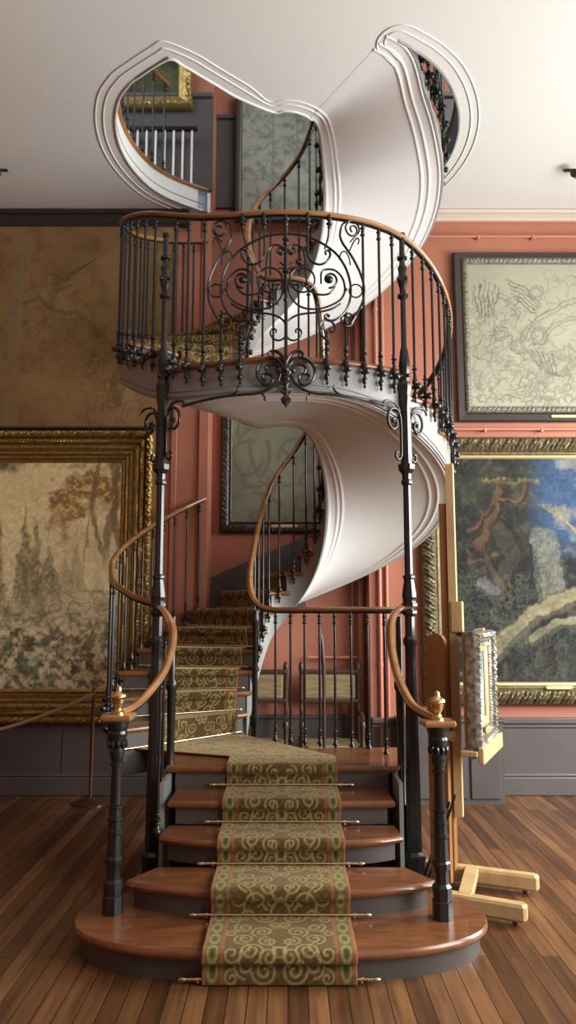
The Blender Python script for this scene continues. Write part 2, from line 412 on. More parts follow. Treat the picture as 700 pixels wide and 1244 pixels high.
def tread_outline(k, back=.02, nose=.03, ro=RO+.03, riin=-.03, i=0):
    def edge(k_, off, i_):
        a = lineP(k_, 0); c = lineP(k_, 1); d = (c-a).normalized(); nrm = Vector((d.y, -d.x))
        # forward direction = towards increasing phi
        nx = lineP(min(k_+.3, 37) if k_ < 37 else 37, .5) if k_ < 37 else None
        if nx is not None and (nx-lineP(k_, .5)).dot(nrm) < 0: nrm = -nrm
        if nx is None and nrm.dot(lineP(37,.5)-lineP(36.5,.5)) < 0: nrm = -nrm
        return a + d*(riin+i_) + nrm*off, c + d*(.03-i_) + nrm*off
    a0, b0 = edge(k, -nose+i, i); a1, b1 = edge(k+1, back, i)
    po0, po1 = PO[k], PO[k+1]; pi0, pi1 = PI_[k], PI_[k+1]
    out = [tuple(a0), tuple(b0)]
    for t in (.15,.35,.55,.75,.92): out.append(pol(po0+(po1-po0)*t, ro-i))
    out += [tuple(b1), tuple(a1)]
    for t in (.7,.3): p = pi0+(pi1-pi0)*t; out.append(pol(p, rin(p)-.03+i))
    return out[::-1]      # CW angle -> make CCW
def ccw(o):
    s = sum(o[i][0]*o[(i+1)%len(o)][1]-o[(i+1)%len(o)][0]*o[i][1] for i in range(len(o))); return o if s > 0 else o[::-1]
for k in list(range(6, 21)) + list(range(22, 37)):
    z = zt[k]
    st = MB(); rounded_slab(st, lambda i, k=k: ccw(tread_outline(k, i=i)), z-.042, z); st.build('tread', M['tread'], stair, smooth=35)
for k in list(range(6, 22)) + list(range(22, 38)):
    z = zt[k]; a = lineP(k, .01); c = lineP(k, .985); d = (c-a).normalized(); nrm = Vector((d.y,-d.x))*.012
    r = MB(); r.poly(ccw([tuple(a-nrm), tuple(c-nrm), tuple(c+nrm), tuple(a+nrm)]), z-RISE-.02, z-.042); r.build('riser', M['riser'], stair)
# landing B
lb = lambda i: ccw([pol(p, RO+.03-i) for p in np.arange(321, 399, 4)] + [pol(p, rin(p)-.03+i) for p in np.arange(400, 318, -6)])
st = MB(); rounded_slab(st, lb, zB-.042, zB); st.build('landing', M['tread'], stair, smooth=35)
# soffit surface
def phi_pair(u): # u continuous index
    k = int(math.floor(u)); t = u-k
    return PO[k]*(1-t)+PO[min(k+1,37)]*t, PI_[k]*(1-t)+PI_[min(k+1,37)]*t
us = list(np.arange(7, 21, .12)) + list(np.arange(21, 22, .04)) + list(np.arange(22, 37.0, .12)) + [37.0]
def bead(x, c, w=.009, h=.010): return h*math.exp(-((x-c)/w)**2)
def groove(x, c, w): return 0
NR = 130; P = []
rs = np.linspace(0, 1, NR)
us2 = [u for u in us]
rows = []
for u in us2: rows.append(phi_pair(u))
rows += [(q, q) for q in (682.5,684,685,686,690)]
for po, pi_ in rows:
    a = Vector(pol(pi_, rin(pi_)-.0)); c = Vector(pol(po, ROs(po))); Ln = (c-a).length; z = zsof(po, 0)
    for s_ in rs:
        p = a.lerp(c, s_); di = s_*Ln; do = (1-s_)*Ln
        z2 = z - bead(di, .085) - bead(di, .125) - bead(do, .10) - bead(do, .165) - bead(do, .012, .010, .010) - bead(di, .012, .010, .008)
        P.append((p.x, p.y, z2))
n = len(rows)
sof = MB().grid(P, n, NR).build('soffit', M['plaster'], stair, smooth=0)
for pl in sof.data.polygons: pl.use_smooth = True
# strings: outer and inner strips from soffit to tread underside
def string_mesh(inner, ks):
    b = MB()
    for k in ks:
        if k == 21: aa, bb = 321, 398.7; ztop = zB-.042; N = 24
        else:
            D = PI_ if inner else PO; aa, bb = D[k], D[k+1]; ztop = zt[k]-.042; N = 7
        Do, Di = (PO[k], PO[k+1]), (PI_[k], PI_[k+1])
        rings = []
        for i in range(N+1):
            t = i/N; p = aa+(bb-aa)*t; po = Do[0]+(Do[1]-Do[0])*t
            zb = zsof(po, 0)-.004
            if inner: r0, r1 = rin(p)-.012, rin(p)+.012
            else: r0, r1 = ROs(p)-.012, ROs(p)+.012
            (x0, y0), (x1, y1) = pol(p, r0), pol(p, r1)
            rings.append([(x0,y0,zb),(x1,y1,zb),(x1,y1,max(ztop, zb+.01)),(x0,y0,max(ztop, zb+.01))])
        vs = [q for r_ in rings for q in r_]; fs = []
        for i in range(N):
            for j in range(4): j2 = (j+1) % 4; fs.append((i*4+j, i*4+j2, i*4+4+j2, i*4+4+j))
        fs += [(3,2,1,0), (N*4,N*4+1,N*4+2,N*4+3)]
        b.add(vs, fs)
    return b
for ks in (range(7, 22), range(22, 37)): string_mesh(False, ks).build('outer_string', M['string'], stair, smooth=35); string_mesh(True, ks).build('inner_string', M['string'], stair, smooth=35)
# string beads (thin mouldings along the string)
b = MB()
pts = [(*pol(p, RO+.016), zsof(p, 0)+.02) for p in np.arange(100, 684, 4)]
b.tube(pts, .012, 6); b.tube([(x, y, z+.035) for x, y, z in pts], .005, 6); b.build('string_moulding', M['string'], stair, smooth=60)

# first steps of the lower flight stand on a closed base
b = MB()
for k in range(6, 8):
    o = [tuple(lineP(k,.04)), tuple(lineP(k,.98)), tuple(lineP(k+1,.98)), tuple(lineP(k+1,.04))]
    b.poly(ccw(o), .56, zt[k]-.042)
b.build('riser', M['riser'], stair)

# ------------------------------------------------------------------ handrails
def rail(pts, name='handrail', w=.027, h=.019, mt=None):
    b = MB(); P = [Vector(p) for p in pts]
    b.tube(P, w, 20, ry=h, up=(0,0,1), mod=[1,1.04,.84,1.0,1.08,1.12,1.08,1.0,.84,1.04,1,.98,.86,.95,1,1,1,.95,.86,.98])
    o = b.build(name, mt or M['rail'], stair, smooth=60)
    c = MB(); c.tube([p-Vector((0,0,h+.003)) for p in P], .018, 8, ry=.007, up=(0,0,1)); c.build('rail_core', M['iron'], stair, smooth=60)
    return o
HR = .99
def zr(phi): return zsm(phi, False, 14)+HR+.03
lp = [(-.95,4.17,1.175),(-.86,4.36,1.215),(-.755,4.62,1.38),(-.745,4.86,1.60),(-.86,5.03,1.76),(*pol(48,RW),1.83),(*pol(58,RW),1.90),(*pol(68,RW),1.965)]
lp += [(*pol(p, RW), zr(p)) for p in np.arange(80, 148, 6)]
rail(spline(lp, 6))
rp = [(.80,4.12,1.155),(.70,4.34,1.22),(.655,4.62,1.40),(.665,4.86,1.62),(.74,5.03,1.745),(.86,5.06,1.76)]
rail(spline(rp, 8))
UR = [(*pol(p, RW), zr(p)) for p in np.arange(214, 506, 3)]
rail(UR)
rail([(*pol(p, RW), zr(p)) for p in np.arange(574, 690, 3)])
IR = .035
def zri(p): return zsm(p, True, 12)+1.0
iw = [(.81,5.10,1.745),(.74,5.40,1.745),(.60,5.68,1.745),(.35,5.80,1.745),(.05,5.93,1.745),(-.15,6.05,1.75),(-.26,6.16,1.80),(-.315,6.24,1.92)]
ip = [(*pol(p, rin(p)-IR), zri(p)) for p in np.arange(122, 322, 6)]
ipl = [(*pol(p, rin(p)-IR), zri(p)) for p in np.arange(327, 690, 6)]
rail(spline(iw+ip+ipl, 3))
# ------------------------------------------------------------------ balusters
def baluster_mb(L, drop=.10, plain=False):
    """local frame: z=0 at tread level, top at z=L, +x points outwards from the stair, rod at x=0"""
    b = MB(); r = .0095
    b.lathe([(-.02,r),(L,r)], n=8)
    for z, q in ((L-.035,.017),(L-.06,.013),(L-.085,.018),(.05,.015),(.075,.019),(.10,.014)): b.lathe([(z-.011,r),(z-.004,q),(z+.004,q),(z+.011,r)], n=10)
    if drop:
        b.lathe([(-drop-.075,.002),(-drop-.06,.012),(-drop-.045,.006),(-drop-.03,.017),(-drop-.01,.020),(-drop+.012,.010),(-.05,.011),(-.03,.019),(-.01,.019),(.01,.012),(.03,.012)], n=10)
        st = len(b.v); b.lathe([(-.055,.012),(-.02,.012),(.012,.014),(.020,.024),(.034,.027),(.046,.020),(.052,.008)], n=10)
        b.xf(lambda p: (p[2], p[1], p[0]-drop*.55), st)
    else: b.lathe([(0,.022),(.012,.022),(.02,.014),(.05,.011)], n=10)
    return b
cache = {}
def baluster(x, y, z, L, ang, drop=.10, parent=None, name='baluster'):
    key = (round(L, 2), drop, name)
    if key not in cache:
        cache[key] = baluster_mb(key[0], drop).build(name, M['iron'], parent or stair, smooth=50); o = cache[key]
    else:
        o = cache[key].copy(); C.objects.link(o); o.parent = parent or stair
    o.location = (x, y, z); o.rotation_euler = (0, 0, ang); return o
def out_ang(phi): x, y = pol(phi, 1); return math.atan2(y-cy, x-cx)
def ring_baluster(phi, L=None):
    x, y = pol(phi, RB-.012); z = zsm(phi, False, 6); return baluster(x, y, z-.02, (zr(phi)-.02-z+.02) if L is None else L, out_ang(phi))
SP = 5.3
for p in np.arange(66, 147, 5.9): ring_baluster(p)
for p in np.arange(318, 214, -SP): ring_baluster(p)
for p in np.arange(402.5, 506, SP): ring_baluster(p)
for p in np.arange(576, 682, 5.6): ring_baluster(p)
# landing: plain ones beside the ornament (angles from the front, either side), short ones carry the ornament
colphi = 37.6
ORN = [12.0, 17.6]
for sgn in (-1, 1):
    for d in (23.2, 28.6, 33.4): ring_baluster(360+sgn*d)
    for d, L in ((12.0,.20),(17.6,.36)): ring_baluster(360+sgn*d, L)
# inner balusters
for k in list(range(8, 21)) + list(range(23, 37)):
    pi_ = (PI_[k]+PI_[k+1])/2; x, y = pol(pi_, rin(pi_)-IR); z = zsm(pi_, True, 6); baluster(x, y, z-.02, zri(pi_)-z-.0, out_ang(pi_)+PI)
# level rail balusters on landing A
for x, y in ((.70,5.45),(.60,5.66),(.48,5.735),(.36,5.79),(.245,5.845),(.13,5.895),(.02,5.94),(-.10,6.02)):
    baluster(x, y, zA, 1.745-zA-.02, 0, drop=0)
# front balusters of landing B between well and landing (inner rail of the landing)
for p in np.arange(330, 398, 14): x, y = pol(p, rin(p)-IR); baluster(x, y, zB-.02, 1.0, out_ang(p)+PI)
# inner newel, post at the well
b = MB(); b.lathe([(.05,.03),(.5,.03),(.55,.045),(.62,.045),(.66,.028),(zA+.08,.028),(zA+.1,.042),(zA+.16,.042),(zA+.18,.024),(1.60,.022),(1.63,.036),(1.68,.036),(1.74,.026)], -.27, 6.17, 12)
b.build('inner_newel', M['iron'], stair, smooth=40)
# ------------------------------------------------------------------ columns
def square(b, x, y, z0, z1, w, rot): b.lathe([(z0, w*.707),(z1, w*.707)], x, y, 4, rot+PI/4)
for sgn in (-1, 1):
    phi = sgn*-colphi; x, y = pol(-phi if False else phi, RW-.0)
    rot = math.atan2(y-cy, x-cx)
    b = MB(); pr = []
    b.lathe([(0,0.0680),(.05,.085),(.06,.07),(.12,.066),(.14,.075),(.17,.075),(.19,.052),(.6,.050),(1.40,0.0384),(1.50,0.0384),(1.52,0.0496),(1.55,0.0496),(1.57,0.0350)], x, y, 8, rot+PI/8)
    b.lathe([(1.57,0.0350),(1.70,0.0350),(1.72,0.0525),(1.74,0.0525),(1.745,0.0420),(1.765,0.0420),(1.77,0.0574),(1.79,0.0574),(1.795,0.0462),(1.82,0.0462),(1.83,0.0518),(1.86,0.0490),(1.95,0.0350),(1.96,0.0434),(1.975,0.0434),(1.985,0.0294),(2.60,0.0280),(2.61,0.0406),(2.63,0.0406),(2.64,0.0322),(2.68,0.0350),(2.71,0.0595),(2.745,0.0616),(2.75,0.0420),(2.79,0.0385),(3.16,0.0350),(3.20,0.0434),(3.24,0.0434)], x, y, 8, rot+PI/8)
    b.lathe([(3.24,0.0385),(3.28,0.0490),(3.32,0.0490),(3.34,0.0350),(3.42,0.0385),(3.46,0.0434),(3.52,0.0350),(3.56,0.0315),(3.60,0.0210),(3.95,0.0196),(3.97,0.0406),(3.985,0.0406),(3.99,0.0238),(4.03,0.0252),(4.06,0.0350),(4.10,0.0392),(4.14,0.0280),(4.19,0.0350),(4.21,0.0238),(4.25,0.0210),(4.255,0.0385),(4.27,0.0385),(4.275,0.0210),(4.42,0.0196),(4.43,0.0280),(4.45,0.0280)], x, y, 8, rot+PI/8)
    for z in (3.38, 4.10):
        for a in range(4): b.ball((x+.038*math.cos(rot+a*PI/2), y+.038*math.sin(rot+a*PI/2), z), .015)
    b.build('column', M['iron'], stair, smooth=30)
    # scroll brackets (tangent plane), both sides
    tx, ty = -math.sin(rot), math.cos(rot)
    def br(pts, side, r=.0095):
        P = [(x+tx*side*u, y+ty*side*u, z) for u, z in pts]
        return P
    base = [(.045,2.80),(.045,2.95),(.045,3.02),(.055,3.09),(.09,3.13),(.14,3.125),(.17,3.08),(.165,3.02),(.13,2.985),(.095,3.00),(.085,3.035),(.105,3.06),(.13,3.05)]
    low = [(.045,2.95),(.045,2.84),(.055,2.79),(.08,2.775),(.10,2.795),(.095,2.825),(.075,2.825)]
    up = [(.055,3.12),(.10,3.165),(.17,3.175),(.21,3.16),(.22,3.13)]
    for side in (-1, 1):
        b = MB()
        for c_, r_ in ((base,.0105),(low,.010),(up,.009)): b.tube(spline(br(c_, side), 6), r_, 8, ry=None)
        b.ball((x+tx*side*.118, y+ty*side*.118, 3.04), .014)
        b.build('scroll_bracket', M['iron'], stair, smooth=60)
# bracket bar between each column foot and the newel area, back stays
b = MB(); b.tube([(.86,5.0,.02),(.95,4.55,.62)], .01, 6); b.tube([(.89,5.0,.02),(.985,4.55,.66)], .008, 6); b.build('stay_rod', M['iron'], stair)
# slim post beside each column
for x_ in (-.79, .76):
    b = MB(); b.lathe([(.0,.045),(.45,.045),(.47,.028),(.9,.026),(1.2,.03),(1.22,.04),(1.26,.04),(1.28,.024),(1.70,.022)], x_, 5.14, 10); b.build('post', M['iron'], stair, smooth=40)
# ------------------------------------------------------------------ ornament panel on the landing front
def cylpt(px, py):     # trace position -> point on the baluster cylinder
    th = math.radians(7.47); v = Vector(((px-350)/900, 1, (622-py)/900))
    d = Vector((v.x, math.cos(th)*1 - math.sin(th)*v.z, math.sin(th)*1 + math.cos(th)*v.z))
    R = RB; a = d.x**2+d.y**2; bq = 2*(d.x*(0-cx)+d.y*(0-cy)); c = cx*cx+cy*cy-R*R
    t = (-bq-math.sqrt(bq*bq-4*a*c))/(2*a); return Vector((0,0,H))+d*t
CXP = 347.5
def Z5(u, v): return (230+u/3.043, 240+v/3.043)
def Z6(u, v): return (230+u/3.043, 380+v/3.043)
def trace(pts, zf, mirror):
    out = []
    for u, v in pts:
        px, py = zf(u, v); px += -1.5
        if mirror: px = 2*CXP-px
        out.append(cylpt(px, py))
    return out
def spiral(c, r0, r1, a0, turns, n=14):
    return [(c[0]+(r0+(r1-r0)*i/n)*math.cos(a0+turns*2*PI*i/n), c[1]+(r0+(r1-r0)*i/n)*math.sin(a0+turns*2*PI*i/n)) for i in range(n+1)]
curves5 = [
 ([(362,133),(410,137),(450,148),(500,172),(545,205),(575,245),(594,290),(602,340),(597,385),(578,425),(548,450),(520,455),(505,443)], 2.0),
 ([(505,443),(512,434),(524,440)], 2.4),
 ([(606,128),(600,116),(604,106),(616,106),(624,118),(622,132),(608,142),(592,134),(582,110),(596,88),(618,92),(632,112),(630,130),(612,150),(600,165)], 1.5),
 ([(565,115),(562,140),(570,165),(585,188),(610,225),(635,275),(650,325),(648,375),(632,415),(612,452),(600,470)], 2.1),
 ([(565,115),(572,98),(590,88)], 1.6),
 ([(596,200),(612,165),(626,150),(632,160),(628,172)], 1.3),
 ([(560,230),(566,205),(582,200),(596,225),(600,250)], 1.3),
 (spiral((620,345), 24, 24, 0, 1), 1.4), (spiral((590,452), 24, 24, 0, 1), 1.5),
 (spiral((523,303), 8, 32, 1.0, 1.1)[:], 1.8),
 ([(492,318),(494,275),(520,265),(548,272),(572,300),(580,340),(570,370),(545,390),(500,408),(450,412),(410,400),(382,370),(372,335),(374,305)], 1.8),
 (spiral((423,305), 47, 44, PI, 1, 20), 1.6),
 ([(545,330),(520,356),(480,358),(450,345),(428,322)], 1.7),
 ([(390,206),(380,210),(371,200),(376,185),(392,175),(412,178),(428,200),(434,240),(436,290),(440,322)], 1.7),
 (spiral((384,197), 5, 13, 0, 1.1), 1.4),
 ([(443,75),(442,150),(442,200),(450,228),(468,243),(492,247),(514,235),(526,212),(520,196),(508,200),(510,212)], 2.0),
 ([(522,75),(521,110),(517,150),(505,190)], 1.7),
 ([(362,300),(362,262),(370,250),(385,240)], 1.4), ([(362,268),(374,262),(390,262)], 1.2),
 ([(362,490),(368,460),(392,440),(425,430),(480,424),(530,412),(565,392)], 1.7),
 ([(362,490),(366,515),(385,528),(408,522),(420,502),(412,486),(398,490),(400,500)], 1.6),
 ([(520,545),(518,532),(500,516),(486,492),(490,466),(510,452),(530,458),(543,478),(540,495),(527,496),(524,484)], 2.0),
 ([(516,545),(500,470),(512,452)], 1.2),
]
curves6 = [
 ([(362,225),(372,205),(385,182),(405,168),(430,168),(455,185),(468,210),(466,238),(450,260),(428,268),(412,256),(412,236),(428,226),(445,230),(448,244),(438,250)], 2.3),
 ([(360,205),(366,180),(380,155),(400,142),(420,145),(425,158)], 2.6),
 ([(366,215),(392,195),(420,192),(436,205),(430,225)], 2.4),
 ([(380,225),(392,255),(425,282),(470,298),(520,302),(580,308),(640,318),(700,332),(745,346)], 2.2),
 ([(455,296),(442,308),(440,325)], 1.8), ([(540,268),(540,284),(555,298),(575,306)], 1.8), ([(380,290),(368,300),(356,302)],2.0),
]
pan = MB()
def pr(px): return px*4.85/900
for pts, w in curves5:
    for mir in (0, 1): pan.tube(spline(trace(pts, Z5, mir), 4), pr(w)*.80, 6)
cen = MB()
p0 = cylpt(CXP, 262); p1 = cylpt(CXP, 481); cen.tube([p1, p0], .012, 8)
for yy, q in ((266,.022),(272,.017),(291,.024),(296,.02),(330,.026),(335,.018),(364,.018)):
    c = cylpt(CXP, yy); cen.lathe([(c.z-.014,.012),(c.z-.005,q),(c.z+.005,q),(c.z+.014,.012)], c.x, c.y, 10)
cen.build('central_bar', M['iron'], stair, smooth=50)
pan.tube(trace([(322,322),(345,322),(362,322),(380,322),(404,322)], Z5, 0), .008, 6)
for u, v in ((523,303),(584,340),(443,322),(423,322)):
    for mir in (0, 1): c = trace([(u, v)], Z5, mir)[0]; pan.ball(c, .027 if u == 523 else .012)
for u in (443, 522):
    for mir in (0, 1):
        c = trace([(u, 82)], Z5, mir)[0]
        for dz, q in ((0,.018),(-.03,.022),(-.055,.014)): pan.lathe([(c.z+dz-.01,.01),(c.z+dz-.003,q),(c.z+dz+.003,q),(c.z+dz+.01,.01)], c.x, c.y, 10)
        pan.tube([c+Vector((0,0,-.02)), c+Vector((0,0,.05))], .011, 8)
pan.build('scrollwork_panel', M['iron'], stair, smooth=60)
gar = MB()
for pts, w in curves6:
    for mir in (0, 1): gar.tube(spline(trace(pts, Z6, mir), 5), pr(w)*.85, 6)
c = cylpt(CXP, 450); gar.ball(c, .045, 10, (1,.5,1)); gar.ball(c+Vector((0,-.025,0)), .02, 8)
for dx in (-.045,.045): gar.ball(c+Vector((dx,0,0)), .022, 8)
for k_ in range(4): gar.ball(c+Vector((0,0,-.02-.035*k_)), .03-.004*k_, 8, (1.2,.6,1))
gar.build('scroll_garland', M['iron'], stair, smooth=60)
fin = MB(); c = cylpt(CXP, 487)
prof = [(0,.035),(.018,.030),(.034,.012),(.030,-.008),(.018,-.022),(0,-.046)]
out = [(x_, z_) for x_, z_ in prof] + [(-x_, z_) for x_, z_ in prof[::-1][1:-1]]
vs = [(c.x+x_, c.y-.012, c.z+z_) for x_, z_ in out] + [(c.x+x_, c.y+.012, c.z+z_) for x_, z_ in out]; n = len(out)
vs += [(c.x, c.y-.024, c.z)]
fs = [(i, (i+1) % n, 2*n) for i in range(n)] + [tuple(range(n, 2*n))] + [(i, n+i, n+(i+1) % n, (i+1) % n) for i in range(n)]
fin.add(vs, fs); fin.lathe([(c.z+.03,.008),(c.z+.05,.016),(c.z+.07,.01),(c.z+.11,.018)], c.x, c.y, 10)
fin.build('leaf_pendant', M['iron'], stair, smooth=20)
# ------------------------------------------------------------------ bottom newel posts
for (x, y, zc) in ((-.935,4.19,1.16),(.81,4.12,1.14)):
    n = stair
    b = MB(); z = R1
    b.lathe([(z,0.0554),(z+.09,0.0554),(z+.095,0.0487),(z+.13,0.0521),(z+.16,0.0521),(z+.175,0.0386),(z+.24,0.0386),(z+.26,0.0487),(z+.28,0.0487),(z+.29,0.0403),(z+.40,0.0370),(z+.41,0.0437),(z+.425,0.0437),(z+.43,0.0361),(z+.47,0.0361),(z+.475,0.0420),(z+.49,0.0420),(z+.495,0.0344),(z+.535,0.0344),(z+.54,0.0403),(z+.55,0.0403),(z+.555,0.0302)], x, y, 8, PI/8)
    b.lathe([(z+.555,0.0302),(zc-.26,0.0277),(zc-.255,0.0386),(zc-.24,0.0386),(zc-.235,0.0302),(zc-.21,0.0378),(zc-.18,0.0437),(zc-.16,0.0370),(zc-.13,0.0420),(zc-.10,0.0504),(zc-.085,0.0554),(zc-.07,0.0504),(zc-.05,0.0571),(zc-.03,0.0630),(zc-.012,0.0605)], x, y, 14)
    for a in range(10): b.ball((x+.046*math.cos(a*PI/5), y+.046*math.sin(a*PI/5), zc-.14), .013, 6, (1,1,1.8))
    o = b.build('newel_post', M['iron'], stair, smooth=30)
    c = MB(); c.box(x-.088, x+.088, y-.075, y+.075, zc-.014, zc+.018, .010); c.build('newel_cap', M['rail'], o)
    f = MB(); f.lathe([(zc+.018,.034),(zc+.03,.034),(zc+.036,.022),(zc+.05,.018),(zc+.068,.028),(zc+.09,.036),(zc+.105,.036),(zc+.112,.045),(zc+.125,.043),(zc+.135,.024),(zc+.145,.014),(zc+.155,.015),(zc+.165,.011),(zc+.172,.003)], x, y, 16)
    f.build('finial', M['brass'], o, smooth=60)
# perron side balusters
for x, y, L in ((-.775,4.60,.0),(-.80,4.88,.0)):
    zt_ = 1.40 if y < 4.7 else 1.62
    z0 = 3*R1 if y < 4.7 else 4*R1
    baluster(x, y, z0, zt_-z0-.03, PI, drop=0)

# ------------------------------------------------------------------ carpet
CW = .365
def carpet_cols(P, cols, name, label):
    pass
def segd(x, y, pts): pass
def carpet_pattern(U, V):
    """U across in metres (-CW..CW), V along in metres -> rgb arrays"""
    Pd = .50; v = (V % Pd)/Pd; au = np.abs(U)
    base = np.array([.090,.056,.020]); lite = np.array([.33,.265,.12]); green = np.array([.085,.078,.028]); red = np.array([.24,.095,.045]); gold = np.array([.27,.215,.085])
    col = np.ones(U.shape+(3,))*base
    col *= (1+.25*np.sin(U*140)[..., None]*np.sin(V*130)[..., None])
    line = np.zeros(U.shape)
    def sp(cu, cv, r0, turns, hand, w=.0046, a0=0):
        nonlocal line
        for dv in (-1, 0, 1):
            x = (au-cu); y = (v-cv+dv)*Pd; r = np.hypot(x, y); th = np.arctan2(y, x*hand)+a0
            for n_ in range(int(math.ceil(turns))+1):
                rr = r0*((th+2*PI*n_)/(2*PI*turns)); m = (rr > .006) & (rr <= r0)
                line = np.maximum(line, np.where(m, np.exp(-((r-rr)/w)**2), 0))
    sp(.07,.12,.062,2.0,1); sp(.165,.16,.052,2.0,-1,a0=1.5); sp(.225,.06,.036,1.6,1,a0=2); sp(.05,.33,.046,1.8,-1,a0=.7); sp(.135,.40,.062,2.1,1,a0=2.5); sp(.225,.36,.044,1.7,-1,a0=4); sp(.055,.57,.050,1.8,1,a0=3.6); sp(.17,.62,.056,1.9,-1,a0=1); sp(.235,.74,.036,1.6,1,a0=1); sp(.085,.78,.058,2.0,-1,a0=2); sp(.18,.88,.050,1.8,1,a0=4); sp(.03,.94,.036,1.6,1,a0=5)
    for dv in (-1, 0, 1):
        for cu, cv, a, amp in ((.02,.38,1,.03),(.14,.45,1,.05)):
            y = (v-cv+dv)*Pd; m = np.abs(y) < .12
            line = np.maximum(line, np.where(m, np.exp(-((au-cu-amp*np.sin(y*18)**2)/.005)**2)*.9, 0))
        y = (v-.38+dv)*Pd; line = np.maximum(line, np.where(y > -.03, np.exp(-((np.hypot(au, y)-.03)/.008)**2), 0))
    inner = au < .262
    f = np.where(inner, line, 0)[..., None]
    col = col*(1-f)+lite*f
    e = np.exp(-((au-.272)/.009)**2)[..., None]; col = col*(1-e)+red*e
    bd = (au > .282) & (au < .348)
    q = (V % .125)/.125; lo = np.hypot((au-.315)/.026, (q-.5)/.42); lf = np.exp(-((lo-.85)/.22)**2)
    bc = green*(1-lf[..., None]) + gold*lf[..., None]
    dt = np.exp(-(lo/.35)**2)[..., None]; bc = bc*(1-dt)+np.array([.03,.045,.01])*dt
    col = np.where(bd[..., None], bc, col)
    rd = (au >= .348)[..., None]; col = np.where(rd, red, col)
    nz = np.random.rand(*U.shape)[..., None]*.25+.875
    return col*nz
def carpet_strip(name, rows, across, V, th=.009, parent=None):
    """rows: n x m x 3 positions, V: distance along for every row"""
    rows = np.array(rows); n, m = rows.shape[:2]
    Uu = np.broadcast_to(across[None, :], (n, m)); Vv = np.broadcast_to(np.array(V)[:, None], (n, m)) if np.ndim(V) == 1 else V
    col = carpet_pattern(Uu, Vv)
    b = MB(); b.grid([tuple(p) for p in rows.reshape(-1, 3)], n, m); me_o = b.build(name, M['carpet'], parent, smooth=0)
    at = me_o.data.color_attributes.new('Col', 'FLOAT_COLOR', 'POINT')
    buf = np.ones((n*m, 4), np.float32); buf[:, :3] = col.reshape(-1, 3); at.data.foreach_set('color', buf.ravel())
    me_o.data.polygons.foreach_set('use_smooth', [True]*len(me_o.data.polygons))
    so = me_o.modifiers.new('s', 'SOLIDIFY'); so.thickness = th; so.offset = 0
    return me_o
def profile_path(steps):    # steps: list of (y_nose, z_top); returns (y, z) fine path from floor up
    pts = []; z0 = 0; g = .012
    for i, (yn, zt_) in enumerate(steps):
        rise_y = yn+.045-g; 
        pts += [(rise_y-(.022 if i == 0 else 0), z0+(.008 if i == 0 else .012)), (rise_y-(.022 if i == 0 else 0), z0+(.05 if i == 0 else .014)), (rise_y, zt_-.055), (yn-g*.9, zt_-.035), (yn-g, zt_-.02), (yn-g*.4, zt_+g*.4), (yn+.02, zt_+g)]
        z0 = zt_
        if i+1 < len(steps): pts += [(steps[i+1][0]+.045-g-.012, zt_+g)]
    return pts
def resample(pts, d):
    P = [np.array(p, float) for p in pts]; out = [P[0]]; V = [0.0]; acc = 0
    for a, b_ in zip(P[:-1], P[1:]):
        L = np.linalg.norm(b_-a); n = max(1, int(round(L/d)))
        for i in range(1, n+1): out.append(a+(b_-a)*i/n); acc += L/n; V.append(acc)
    return out, V
across = np.linspace(-CW, CW, 105)
pth, V = resample(profile_path([(ny[k], k*R1) for k in range(1, 6)]) + [(5.30, zA+.012)], .007)
rows = [[(PX+u, p[0], p[1]) for u in across] for p in pth]
car = carpet_strip('stair_carpet', rows, across, V)
tag(car, 'brown and gold scroll-patterned runner carpet with red edges laid up the staircase', 'carpet')
